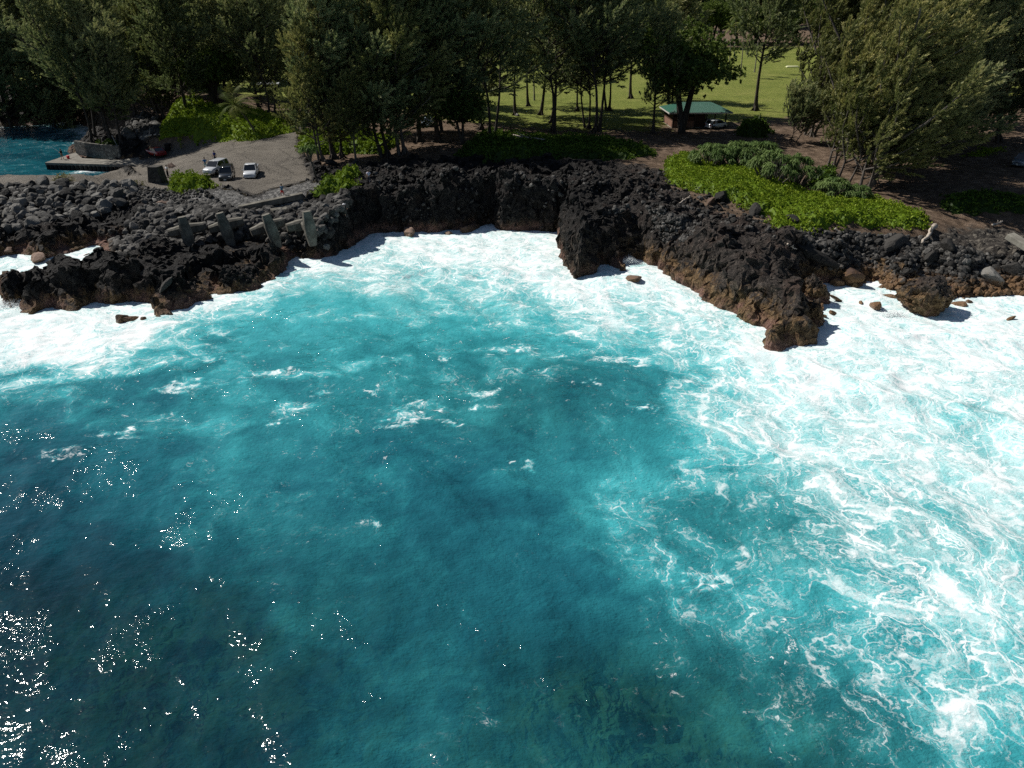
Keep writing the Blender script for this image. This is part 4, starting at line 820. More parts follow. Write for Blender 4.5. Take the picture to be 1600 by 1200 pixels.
for i, ((px, py), s, lb, sc) in enumerate(SEA_ROCKS):
    pinkish = any(w in lb.split() for w in ("pink", "pinkish", "tan", "pale", "reddish", "brown")); x, y = (lambda g: (g.x, g.y))(ground_at(px, py, 3.0)) if py < 460 and "awash" not in lb and not any(w in lb for w in ("under the cliff", "foot of the black cliff", "gully", "foam between")) else at(px, py, 0.1)
    foot = any(w in lb for w in ("under the cliff", "foot of the black cliff", "foam between"))
    if foot: x, y = at(px, py + 5, 0.1)
    gz = -.1 if foot else max(ground_z(x, y), -.15); boulder(x, y, s * .72, lb, None, i % 12, M_PINKROCK if pinkish else M_DARKROCK if any(w in lb.split() for w in ('dark', 'black', 'lava')) else M_ROCK, .3, gz, sc)
# the two rock masses standing in the surf
def crag(name, label, px, py, z, R_, Hc, seed, sc=(1, 1, 1), mat=None, lean=(0, 0)):
    V, F = rock_shape(seed, 5, .34, 9, (1, 1, 1)); V[:, 2] = (V[:, 2] + .55) / 1.5; V = V * np.array([R_ * sc[0], R_ * sc[1], Hc]); V[:, 0] += lean[0] * V[:, 2]; V[:, 1] += lean[1] * V[:, 2]
    V[:, :2] *= (1.05 - .25 * np.clip(V[:, 2:3] / Hc, 0, 1)); x, y = at(px, py, z); V += np.array([0, 0, z])
    P = V + np.array([x, y, 0]); fl = noise3(P[:, 0] / .6, P[:, 1] / .6, P[:, 2] / 1.6, seed); V[:, :2] *= (1 + .09 * fl)[:, None]; V += .16 * np.stack([noise3(P[:, 0] / .35, P[:, 1] / .35, P[:, 2] / .35, seed + k) for k in range(3)], -1)
    o = link(name, mesh_np(name, V, F, False), mat or M_GROUND); o.location = (x, y, 0); return tag(o, label, "rock")
crag("sea_rock", "big grey boulder with a tan foot standing in the white surf at right", 1444, 488, -.3, 2.7, 4.3, 201, (1.0, .8, 1))
crag("sea_rock", "brown stump of rock against the right flank of the point", 1268, 476, -.3, 1.5, 3.4, 205, (1, .9, 1))
crag("sea_rock", "dark knob of rock at the very tip of the point", 1268, 512, -.3, 1.1, 3.0, 207, (1, .9, 1))
crag("sea_stack", "tall black lava stack jutting into the foam at the cove's right end", 905, 405, -.4, 2.3, 6.3, 203, (1, 1.0, 1), None, (-.12, .25))
crag("sea_rock", "rust-brown reef ledge running out in front of the reef", 290, 470, -.4, 2.4, 1.9, 209, (1.3, .9, 1)); crag("sea_rock", "dark brown rock at the reef's right end beside the blue water", 372, 452, -.3, 2.2, 2.6, 211, (1.2, 1, 1))
crag("sea_rock", "round black boulder big as a car behind the reef, below the first dolos", 255, 415, .2, 2.7, 3.2, 213, (1.25, .9, 1)); 
def rubble(name, label, poly, z, count, s0, s1, seed, dark=0.0):
    """loose stones nobody could count"""
    P = [ground_at(*q)[:2] for q in poly]; a = np.array(P); r = np.random.default_rng(seed); X = r.uniform(a[:, 0].min(), a[:, 0].max(), count * 4); Y = r.uniform(a[:, 1].min(), a[:, 1].max(), count * 4); k = inside(X, Y, P); X, Y = X[k][:count], Y[k][:count]
    S = s0 + (s1 - s0) * r.random(len(X)) ** 2.2; Z = ground_zv(X, Y) + S * .18; SH = [rock_shape(300 + i, 1 if s1 < .9 else 2, .3, 5, (1, .8, .62)) for i in range(8)]; VV = []; FF = []; TT = []; o = 0
    for i in range(len(X)):
        V, F = SH[i % 8]; a_ = r.uniform(0, 6.28, 3) * np.array([.15, .15, 1]); Rm = np.array(Matrix.Rotation(a_[2], 3, 'Z') @ Matrix.Rotation(a_[0], 3, 'X') @ Matrix.Rotation(a_[1], 3, 'Y'))
        VV.append(V @ Rm.T * S[i] + np.array([X[i], Y[i], Z[i]])); FF.append(F + o); o += len(V); TT.append(np.full(len(V), min(1, max(0, r.beta(1.6, 2.6) * 1.15 - dark))))
    return tag(link(name, mesh_np(name, np.concatenate(VV), np.concatenate(FF), False, {"tint": np.concatenate(TT)}), M_ROCKT), label, kind="stuff")
rubble("loose_stones", "smaller grey stones between the boulders of the revetment", [(-60,296),(0,295),(120,294),(195,297),(218,303),(212,318),(160,330),(95,344),(0,352),(-60,352)], 2.7, 1500, .18, .6, 7)
rubble("loose_stones", "grey rubble slope around the concrete dolosse", [(150,392),(175,370),(215,345),(262,322),(330,318),(380,332),(480,322),(545,318),(550,345),(505,362),(460,380),(400,375),(330,380),(290,392),(240,400),(200,400)], 3, 2600, .22, .95, 1)
rubble("loose_stones", "dark cobbles and brown stones of the right-hand beach", [(1215,352),(1300,362),(1440,370),(1600,400),(1800,420),(1800,462),(1600,462),(1480,468),(1400,458),(1340,434),(1290,438),(1255,400)], 2.5, 5200, .14, .62, 2, .12)
rubble("loose_stones", "lichen-tinted cobbles in the hollow of the point", [(940,335),(980,325),(1050,335),(1100,345),(1075,380),(1040,385),(1000,372)], 4, 900, .14, .45, 3)
rubble("loose_stones", "grey boulders heaped at the head of the cove", [(192,215),(200,195),(225,182),(248,190),(252,214),(225,218)], 3, 260, .5, 1.5, 4)
rubble("loose_stones", "stones strewn between the gravel and the lava", [(200,290),(262,296),(330,302),(345,320),(300,335),(220,330),(200,310)], 3.8, 700, .12, .5, 5)
rubble("loose_stones", "scattered stones on the bare lava rim above the cove", [(560,265),(800,262),(1040,275),(1200,345),(1210,375),(1080,350),(960,320),(860,315),(700,310),(590,305)], 5.8, 1500, .12, .5, 6, .25)
# spray thrown up where the surf meets the rock: many small drops
def spray(px, py, wdt, hgt, nn, seed, label):
    x, y = at(px, py, 0); r = np.random.default_rng(seed); V, F = ico(1); nn = nn * 3; u = r.random(nn); X = r.normal(size=nn) * wdt * (.35 + .5 * u); Y = r.normal(size=nn) * wdt * .3 * (.4 + u); Z = hgt * (u ** .8) * np.exp(-(X / wdt) ** 2) + .05; S = .012 + .05 * r.random(nn) ** 3 * (1.2 - u)
    VV = (V[None] * S[:, None, None] + np.stack([X, Y, Z], -1)[:, None]).reshape(-1, 3); FF = (F[None] + (np.arange(nn) * len(V))[:, None, None]).reshape(-1, 3); o = link("sea_spray", mesh_np("sea_spray", VV, FF, True), M_SPRAY); o.location = (x, y, 0); return tag(o, label, kind="stuff")
M_SPRAY = plain("white_spray", (.9,.92,.92), .5, .3, 0, .02)
spray(983, 413, 1.1, .9, 700, 1, "burst of white spray in the gap between the black stack and the point"); spray(20, 480, 2.2, .7, 500, 4, "spray against the reef at the photo's left edge"); spray(1395, 494, 1.2, .5, 250, 6, "spray on the big grey boulder in the surf")
# ------------------------------------------------------------------ ground cover and shrubs
def cover(name, label, poly, z, hgt, mat, leaf, dens, seed, cat=None, kind="stuff", lump=1.6, edge=1.6, ex=1.0):
    P = [ground_at(*q)[:2] for q in poly]; a = np.array(P); r = np.random.default_rng(seed); parts = []
    def hf(X, Y):
        sd = sdist(X, Y, P) + fbm(X / 1.8, Y / 1.8, 4, seed, .6) * 2.1; w, wb, wi = worley(X / lump + fbm(X, Y, 2, seed + 4) * .3, Y / lump, seed + 1)
        return sd, ground_zv(X, Y) + hgt * smooth(-.1, edge, sd) * (.55 + .75 * (1 - w) * (.6 + .5 * wi) + .18 * fbm(X / .6, Y / .6, 2, seed + 2))
    st = .4; gx = np.arange(a[:, 0].min() - 1, a[:, 0].max() + 1, st); gy = np.arange(a[:, 1].min() - 1, a[:, 1].max() + 1, st); X, Y = np.meshgrid(gx, gy); sd, Z = hf(X, Y); sd, Z = sd, Z - .12
    i = np.arange(X.size).reshape(X.shape); q = np.stack([i[:-1, :-1], i[:-1, 1:], i[1:, 1:], i[1:, :-1]], -1).reshape(-1, 4); q = q[((sd[:-1, :-1] + sd[1:, 1:]).ravel() / 2) > .05]
    V0 = np.stack([X, Y, Z], -1).reshape(-1, 3)[q.ravel()]; parts.append((V0, np.full(len(V0), .1)))
    area = (X.max() - X.min()) * (Y.max() - Y.min()); N = int(area * dens); x = r.uniform(X.min(), X.max(), N); y = r.uniform(Y.min(), Y.max(), N); sd, zz = hf(x, y); k = (sd > -.05) & (fbm(x / .9, y / .9, 2, seed + 9) < .34 + .3 * smooth(0, 1.5, sd)); x, y, zz = x[k], y[k], zz[k]
    cen = np.stack([x, y, zz], -1); e = .25; _, zx = hf(x + e, y); _, zy = hf(x, y + e); nr = unit(np.stack([-(zx - zz) / e, -(zy - zz) / e, np.ones_like(zz)], -1)); ax = unit(nr + .45 * r.normal(size=cen.shape)); tn = .32 + .34 * r.random(len(cen)) + .42 * fbm(x / 2.6, y / 2.6, 3, seed + 7)
    parts.append(leaves(r, cen - ax * .05, ax, np.full(len(cen), .12 * ex), 6, leaf, leaf * .62, .85, -.1, tn)); o = link(name, leaf_mesh(name, parts), mat); return tag(o, label, cat, None, kind)
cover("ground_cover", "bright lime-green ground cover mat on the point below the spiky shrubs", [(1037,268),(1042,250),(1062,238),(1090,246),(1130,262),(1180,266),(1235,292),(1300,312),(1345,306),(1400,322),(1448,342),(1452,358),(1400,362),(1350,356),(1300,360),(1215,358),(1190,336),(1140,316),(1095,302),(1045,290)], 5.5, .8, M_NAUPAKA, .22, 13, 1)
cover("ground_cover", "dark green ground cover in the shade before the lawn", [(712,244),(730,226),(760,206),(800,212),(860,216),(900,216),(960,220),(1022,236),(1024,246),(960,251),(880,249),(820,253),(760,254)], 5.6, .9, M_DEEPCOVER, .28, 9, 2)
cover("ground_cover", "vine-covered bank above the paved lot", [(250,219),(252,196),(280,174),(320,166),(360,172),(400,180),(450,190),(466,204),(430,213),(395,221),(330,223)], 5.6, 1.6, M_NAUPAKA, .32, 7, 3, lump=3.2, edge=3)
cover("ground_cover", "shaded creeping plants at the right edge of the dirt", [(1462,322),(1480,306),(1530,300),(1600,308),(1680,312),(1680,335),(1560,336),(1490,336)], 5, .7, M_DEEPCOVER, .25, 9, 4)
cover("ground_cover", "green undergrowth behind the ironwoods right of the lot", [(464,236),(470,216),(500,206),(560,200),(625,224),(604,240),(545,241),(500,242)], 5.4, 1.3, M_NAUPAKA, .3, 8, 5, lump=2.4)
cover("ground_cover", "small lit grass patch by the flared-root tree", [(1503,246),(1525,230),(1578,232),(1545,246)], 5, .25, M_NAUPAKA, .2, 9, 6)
cover("shrub", "round bright green bush at the corner of the lot by the cars", [(259,294),(275,281),(300,276),(331,286),(335,293),(310,301),(282,303)], 4.4, 1.25, M_NAUPAKA, .22, 16, 7, "shrub", None, 1.3, 1.2)
cover("shrub", "yellow-green bush on the lava edge right of the lot", [(490,303),(500,291),(530,277),(552,272),(560,280),(545,300),(515,308)], 5, 1.0, M_NAUPAKA, .22, 14, 8, "shrub", None, 1.4, 1.0)
cover("shrub", "low dark green bush on top of the rock mound by the ramp", [(145,235),(150,226),(180,228),(187,238),(165,241)], 3, .9, M_DEEPCOVER, .25, 12, 9, "shrub", None, 1.4, 1.0)
cover("shrub", "pale straggling bush on the boulders by the breakwater road", [(84,284),(92,278),(112,278),(110,285)], 3, .8, M_DRYBUSH, .2, 8, 10, "shrub", None, 1.0, 1.0, 3)
cover("shrub", "green bush beside the low leaning ironwood at the pavilion", [(1150,212),(1160,200),(1190,196),(1205,206),(1190,216)], 5, 1.8, M_DEEPCOVER, .3, 9, 11, "shrub", None, 1.8, 1.4)
cover("shrub", "leafy bush between the gnarled ironwood and the spiky shrubs", [(1262,292),(1275,276),(1300,272),(1312,288),(1295,300)], 5.4, 1.8, M_DEEPCOVER, .28, 10, 12, "shrub", None, 1.8, 1.3)
cover("shrub", "bright weeds at the left foot of the fork-rooted ironwood", [(566,238),(575,226),(598,228),(596,242)], 5.6, 1.0, M_DEEPCOVER, .3, 9, 13, "shrub", None, 1.4, 1.0)
cover("dry_grass", "yellow grass along the edge of the breakwater boulders", [(196,290),(205,284),(224,284),(226,290)], 3.4, .15, M_DRYBUSH, .15, 12, 14)
HA = [hala(51, 46, 2.5, 2.3), hala(52, 44, 2.6, 2.9), hala(53, 30, 1.9, 1.9)]; HT = hala(54, 9, 1.0, 1.9, .8, 40, True, (-.7, 0))
for (px, py, k, s, lb) in ((1112,262,0,1.0,"spiky green screw pine clump at the left end of its row"), (1150,262,0,1.1,"spiky screw pine clump second from the left in its row"), (1186,258,2,1.2,"spiky screw pine clump behind, right end of the green row"),
     (1205,288,1,1.0,"taller green screw pine rising from the bright ground cover"), (1240,290,1,.95,"screw pine right of the taller one in the bright ground cover"), (1300,312,2,.95,"low screw pine in front of the gnarled ironwood"), (1335,315,2,.75,"small screw pine right of the low one at the gnarled ironwood's foot")):
    plant("screw_pine", "shrub", lb, ground_at(px, py), HA[k], (M_BARK, M_HALA), s * 1.18, rnd.random() * 6)
plant("screw_pine", "small tree", "small screw pine leaning left from the corner of the lot", ground_at(496,284) + Vector((0,0,2.2)), HT, (M_BARK, M_HALA), 1.05)
# ------------------------------------------------------------------ concrete, stone, wood
def make_concrete(name, a, b):
    n = NT(name); P = n.obj(); f = n.noise(P, 1.2, 6, .65); g = n.noise(P, 12, 4, .7); return n.done(n.bsdf(n.mix(n.step(.3, .7, f), a, b), .85, n.bump(n.add(f, g), .03, .6), .2))
M_CONC = make_concrete("weathered_concrete", (.075,.07,.058), (.19,.178,.15)); M_CONC_P = make_concrete("pale_concrete", (.20,.185,.155), (.33,.31,.26))
def make_masonry(name, c0, c1, sc):
    n = NT(name); P = n.obj(); e = n.vor(P, sc); cc = n.vor(P, sc, 'F1', "Color"); c = n.mix(sep(n, cc)[0], c0, c1); c = n.mix(n.step(.02, .07, e), (.10,.095,.085), c); return n.done(n.bsdf(c, .9, n.bump(n.step(0, .12, e), .05, .8), .2))
M_LAVASTONE = make_masonry("lava_stonework", (.022,.021,.02), (.07,.066,.06), 3.0); M_STONE = make_masonry("grey_stonework", (.07,.066,.06), (.20,.19,.17), 2.4)
M_DRIFT = make_bark("driftwood", (.30,.25,.20), (.55,.49,.42)); M_DARKHOLE = plain("dark_rubber", (.012,.012,.012), .8, .2)
def dolos(px, py, z, rz, tilt, s, lb):
    x, y = at(px, py, z); o = empty("concrete_dolos", (x, y, z), rz); o.rotation_euler = (R(-4), R(tilt), rz); o.scale = (s, s, s)
    def fl(a, m): 
        rings = []
        for t, w in ((-2.0, a), (-.55, m), (.55, m), (2.0, a)):
            c = w * .38; rings.append([(q[0], q[1], t) for q in ((-w, -w + c), (-w + c, -w), (w - c, -w), (w, -w + c), (w, w - c), (w - c, w), (-w + c, w), (-w, w - c))])
        return rings
    MB().loft(fl(.42, .62)).build("upright_fluke", M_CONC, o)
    m = MB().loft(fl(.42, .62)).mesh("cross_fluke"); c = link("cross_fluke", m, M_CONC, o); c.rotation_euler = (0, R(90), 0); c.location = (0, 2.6, 0)
    MB().prism([(-.48, -.3), (-.3, -.48), (.3, -.48), (.48, -.3), (.48, .3), (.3, .48), (-.3, .48), (-.48, .3)], .45, 2.1).build("shank", M_CONC, o); return tag(o, lb, "dolos")
dolos(292, 366, 3.3, R(22), -6, 1.0, "leftmost concrete dolos of the row, upright arm leaning over black rocks"); dolos(353, 359, 3.4, R(18), -11, 1.0, "second concrete dolos of the row, wedged above the lava rim")
dolos(425, 361, 3.4, R(28), -12, 1.0, "third concrete dolos of the row, its cross arm pointing up to the right"); dolos(484, 357, 3.5, R(30), -3, 1.0, "rightmost concrete dolos of the row, against the black cliff")
def bar(name, label, cat, p, q, w, h, mat, lift=.1, bevel=.03):
    p, q = Vector(p), Vector(q); d = q - p; o = MB().box((0, 0, 0), (d.length, w, h)).build(name, mat, None, False, bevel); o.location = (p + q) / 2 + Vector((0, 0, lift)); o.rotation_euler = (0, -math.asin(d.z / d.length), math.atan2(d.y, d.x)); return tag(o, label, cat)
bar("concrete_ledge", "long low concrete ledge at the edge of the gravel", "ledge", ground_at(374,328), ground_at(474,307), .9, .7, M_CONC, .15)
bar("concrete_slab", "short flat concrete slab lying behind the third dolos", "slab", ground_at(425,336), ground_at(450,333), 1.2, .7, M_CONC, .35)
bar("concrete_slab", "tan concrete slab tilted on the boulders at the right edge", "slab", ground_at(1566,404)+Vector((0,0,1.3)), ground_at(1622,425)+Vector((0,0,.7)), 1.3, .6, M_CONC_P, .2)
def drift(label, p, q, r, forks=0):
    p, q = Vector(p), Vector(q); m = MB(); d = q - p; K = 7; P = [Vector((0, 0, 0)) + d * (k / K) + Vector((rnd.uniform(-1, 1), rnd.uniform(-1, 1), rnd.uniform(-1, 1))) * r * .5 for k in range(K + 1)]; m.tube(P, [r * 1.3] + [r * (1 - .45 * k / K) for k in range(1, K + 1)], 7)
    for f in range(forks): a = P[3 + f % 4]; m.tube([a, a + Vector((rnd.uniform(-1, 1), rnd.uniform(-1, 1), rnd.uniform(.3, 1))) * d.length * .22], [r * .5, r * .15], 5)
    o = m.build("driftwood_log", M_DRIFT, None, True); o.location = p; return tag(o, label, "driftwood")
U = Vector((0, 0, 1))
drift("white driftwood log leaning down the cobble beach from the ground cover", ground_at(1459,358) + U*.5, ground_at(1439,389) + U*.6, .26, 1); drift("small white forked driftwood on the black lava of the point", ground_at(1062,322) + U*.35, ground_at(1078,312) + U*.5, .10, 3)
drift("thin driftwood branch on the cobbles below the ground cover", ground_at(1232,372) + U*.3, ground_at(1246,381) + U*.3, .10, 2); drift("grey driftwood log at the head of the cove by the trash bin", ground_at(222,218) + U*.3, ground_at(250,213) + U*.4, .22, 1)
drift("short pale driftwood among the beach cobbles", ground_at(1303,362) + U*.35, ground_at(1314,368) + U*.3, .12, 0); drift("fallen grey trunk in the dark ground cover", ground_at(800,222) + U*1.0, ground_at(850,228) + U*.9, .2, 2); drift("tangle of brown driftwood at the back of the beach", ground_at(1548,356) + U*.3, ground_at(1565,352) + U*.4, .16, 4)
# the stone pillar by the road
g = ground_at(247, 284); o = MB().prism([(-1.15, 0), (1.15, 0), (.75, 2.3), (-.75, 2.3)], -.7, .7).build("stone_pillar", M_LAVASTONE, None, False, .04); o.location = g - U*.1; o.rotation_euler = (0, 0, R(-12)); tag(o, "tapered dark lava-stone pillar beside the breakwater road", "stone pillar")
# the dock by the ramp
dk = empty("boat_dock", (*at(70, 258, 0), 0)); DP = [at(a, b, 1.15) for a, b in ((70,254),(205,258),(268,252),(215,246),(184,250),(128,247),(118,238))]; ox, oy = dk.location.x, dk.location.y
MB().prism([(a - ox, b - oy) for a, b in DP], .75, 1.15, 'z').build("deck", make_concrete('dock_concrete', (.12,.112,.095), (.24,.225,.195)), dk); MB().prism([(a - ox, b - oy + .14) for a, b in DP[:2]] + [(a - ox, b - oy) for a, b in DP[3:]], -1.5, .74, 'z').build("base_wall", M_CONC, dk)
A_, B_ = Vector((DP[0][0] - ox, DP[0][1] - oy, 0)), Vector((DP[1][0] - ox, DP[1][1] - oy, 0)); 
for k in range(20): p = A_.lerp(B_, (k + .5) / 20); MB().box((p.x, p.y + .02, .25), (.40, .36, 1.1)).build("fender", M_DARKHOLE, dk)
tag(dk, "pale concrete boat dock with a row of black fenders beside the ramp", "dock")
WP = [ground_at(*p, 2.0) for p in ((124,246),(140,250),(162,251),(181,249),(188,243))]; m = MB()
for a, b in zip(WP[:-1], WP[1:]): d = (b - a); m.box((((a + b) / 2).x, ((a + b) / 2).y, 1.9), (d.length + .25, .6, 2.4), math.atan2(d.y, d.x), (1, .8))
tag(m.build("stone_wall", M_STONE), "grey rubble-stone retaining wall round the rock mound beside the dock", "wall")
g = ground_at(190, 246); tag(MB().tube([g - U*.3, g + Vector((-.9, .1, 2.6))], .05, 6).build("leaning_pole", plain("pole_metal", (.4, .4, .4))), "thin pole leaning against the rock mound by the dock", "pole")
g = ground_at(260, 219); b = empty("trash_bin", g); MB().box((0, 0, .55), (.75, .75, 1.1), 0, (1.1, 1.1)).build("bin_body", M_DARKHOLE, b, False, .04); MB().box((0, 0, 1.16), (.9, .9, .12)).build("lid", plain("bin_lid", (.02,.02,.02), .5), b, False, .03); tag(b, "black trash bin at the foot of the vine-covered bank", "trash bin")
# ------------------------------------------------------------------ the picnic pavilion
def roofmat():
    n = NT("green_metal_roof"); P = n.obj(); w = n.n("ShaderNodeTexWave", wave_type='BANDS', bands_direction='X'); n.put(w.inputs[0], P); w.inputs["Scale"].default_value = 4.0
    return n.done(n.bsdf(n.mix(n.noise(P, 1.5, 4), (.025,.10,.07), (.045,.16,.11)), .35, n.bump(w.outputs[1], .04, .6), .5))
pv = empty("picnic_pavilion", (33.3, 150.0, ground_z(33.3, 150) - .05), R(3)); pv.scale = (.82, .82, .9); MR = roofmat(); MBRN = plain("brown_boards", (.075,.040,.026), .8, .2, 0, .3, 2); MBLK = plain("tan_block_wall", (.22,.125,.09), .85, .2, 0, .2, 3); MFAS = plain("fascia_white", (.5,.48,.44)); MP = plain("dark_post", (.04,.025,.02))
ez, rz_ = 3.1, 4.5; e = [(-6.6,-5.0,ez),(7.4,-5.0,ez),(7.4,4.8,ez),(-6.6,4.8,ez)]; rg = [(-2.6,-.1,rz_),(3.6,-.1,rz_)]; t = .14
MB().add(e + rg + [(a, b, c - t) for a, b, c in e] + [(a, b, c - t) for a, b, c in rg], [[0,1,5,4],[1,2,5],[2,3,4,5],[3,0,4],[7,6,10,11],[8,7,11],[9,8,11,10],[6,9,10],[0,6,7,1],[1,7,8,2],[2,8,9,3],[3,9,6,0]]).build("roof", MR, pv)
MB().box((.4, -5.04, ez - .17), (14.0, .07, .22)).box((-6.64, -.1, ez - .17), (.07, 9.8, .22)).box((7.44, -.1, ez - .17), (.07, 9.8, .22)).build("fascia", MFAS, pv)
MB().box((.4, -.1, -.05), (12.4, 8.4, .3)).build("floor_slab", M_CONC_P, pv)
MB().box((-5.5, -.2, .72), (.2, 7.6, 1.25)).box((-3.0, -4.0, .72), (4.8, .2, 1.25)).build("block_wall", MBLK, pv); MB().box((-5.5, -.2, 1.95), (.18, 7.6, 1.2)).box((-3.0, -4.0, 1.75), (4.8, .18, .8)).build("board_wall", MBRN, pv)
MB().box((0.6, -3.3, 1.25), (2.4, .2, 2.3)).box((1.8, -1.2, 1.25), (.2, 4.4, 2.3)).box((-1.5, 3.3, 1.0), (7.6, .2, 1.8)).build("store_room_wall", MBRN, pv); MB().box((-.3, -3.3, 2.7), (.2, .2, .6)).box((1.0, -3.3, 2.7), (.2, .2, .6)).box((1.8, -3.3, 2.7), (.22, .22, .6)).build("window_stud", MBRN, pv)
for a, b in ((-5.5, -4.2), (-5.5, 3.8), (1.8, 3.6), (6.2, -4.2), (6.2, 3.8), (1.9, -4.3), (-.6, -4.2)): MB().box((a, b, 1.5), (.24, .24, 3.1)).build("post", MP, pv)
for a, b in ((4.2, -1.5), (4.2, 1.6)):
    tb = empty("picnic_table", Vector((33.3, 150.0, pv.location.z)) + Vector((a * .82, b * .82, .09)), R(3)); MB().box((0, 0, .74), (1.9, .8, .06)).build("table_top", MBRN, tb)
    for s in (-1, 1): MB().box((0, s * .75, .44), (1.9, .28, .05)).build("bench", MBRN, tb); MB().box((s * .7, 0, .36), (.08, 1.5, .08)).box((s * .7, 0, .5), (.1, .1, .5)).build("leg", MP, tb)
    tag(tb, "brown picnic table under the open right end of the pavilion, %s one" % ("front" if b < 0 else "rear"), "picnic table")
tag(pv, "picnic pavilion with a green metal roof and brown walls at the lawn's edge", "pavilion")
# pale roof glimpsed left of the lot trees, pale things on the far lawn
g = ground_at(424, 165); sh = empty("park_shelter", g, R(10)); MB().box((0, 0, 4.3), (4.4, 2.6, .12), 0, (.96, .9)).build("roof", plain("pale_roof", (.45,.47,.48), .4), sh)
for a in (-1.9, 1.9): MB().box((a, 0, 2.1), (.14, .14, 4.3)).build("post", MP, sh)
tag(sh, "small flat pale roof on posts among the trees above the lot", "shelter")
g = ground_at(1238, 105); o = MB().box((0, 0, .2), (4.0, 1.6, .4), 0, (.8, .6)).build("upturned_boat", plain("cream_hull", (.62,.62,.36), .5), None, True, .1); o.location = g; tag(o, "pale yellow upturned hull lying far out on the lawn by the ironwoods", "boat")
# ------------------------------------------------------------------ vehicles
M_GLASS = plain("dark_glass", (.012,.015,.018), .06, .8, 0, .05); M_TYRE = plain("tyre_rubber", (.012,.012,.012), .85, .2); M_RIM = plain("alloy_rim", (.35,.35,.36), .35, .5, .7); M_TRIM = plain("black_trim", (.018,.018,.018), .6)
M_LAMP = plain("lamp_glass", (.75,.77,.78), .12, .7); M_REDLAMP = plain("tail_lamp_glass", (.35,.01,.01), .15, .6); M_PLATE = plain("number_plate", (.7,.7,.68), .4)
def paint(name, c, rough=.28):
    if name in _mats: return _mats[name]
    n = NT(name); b = n.n("ShaderNodeBsdfPrincipled"); n.put(b.inputs["Base Color"], n.mix(n.noise(n.obj(), 2.5, 4), tuple(v * .93 for v in c), c)); b.inputs["Roughness"].default_value = rough; b.inputs["Coat Weight"].default_value = .6; b.inputs["Coat Roughness"].default_value = .06
    m = n.done(b.outputs[0]); _mats[name] = m; return m
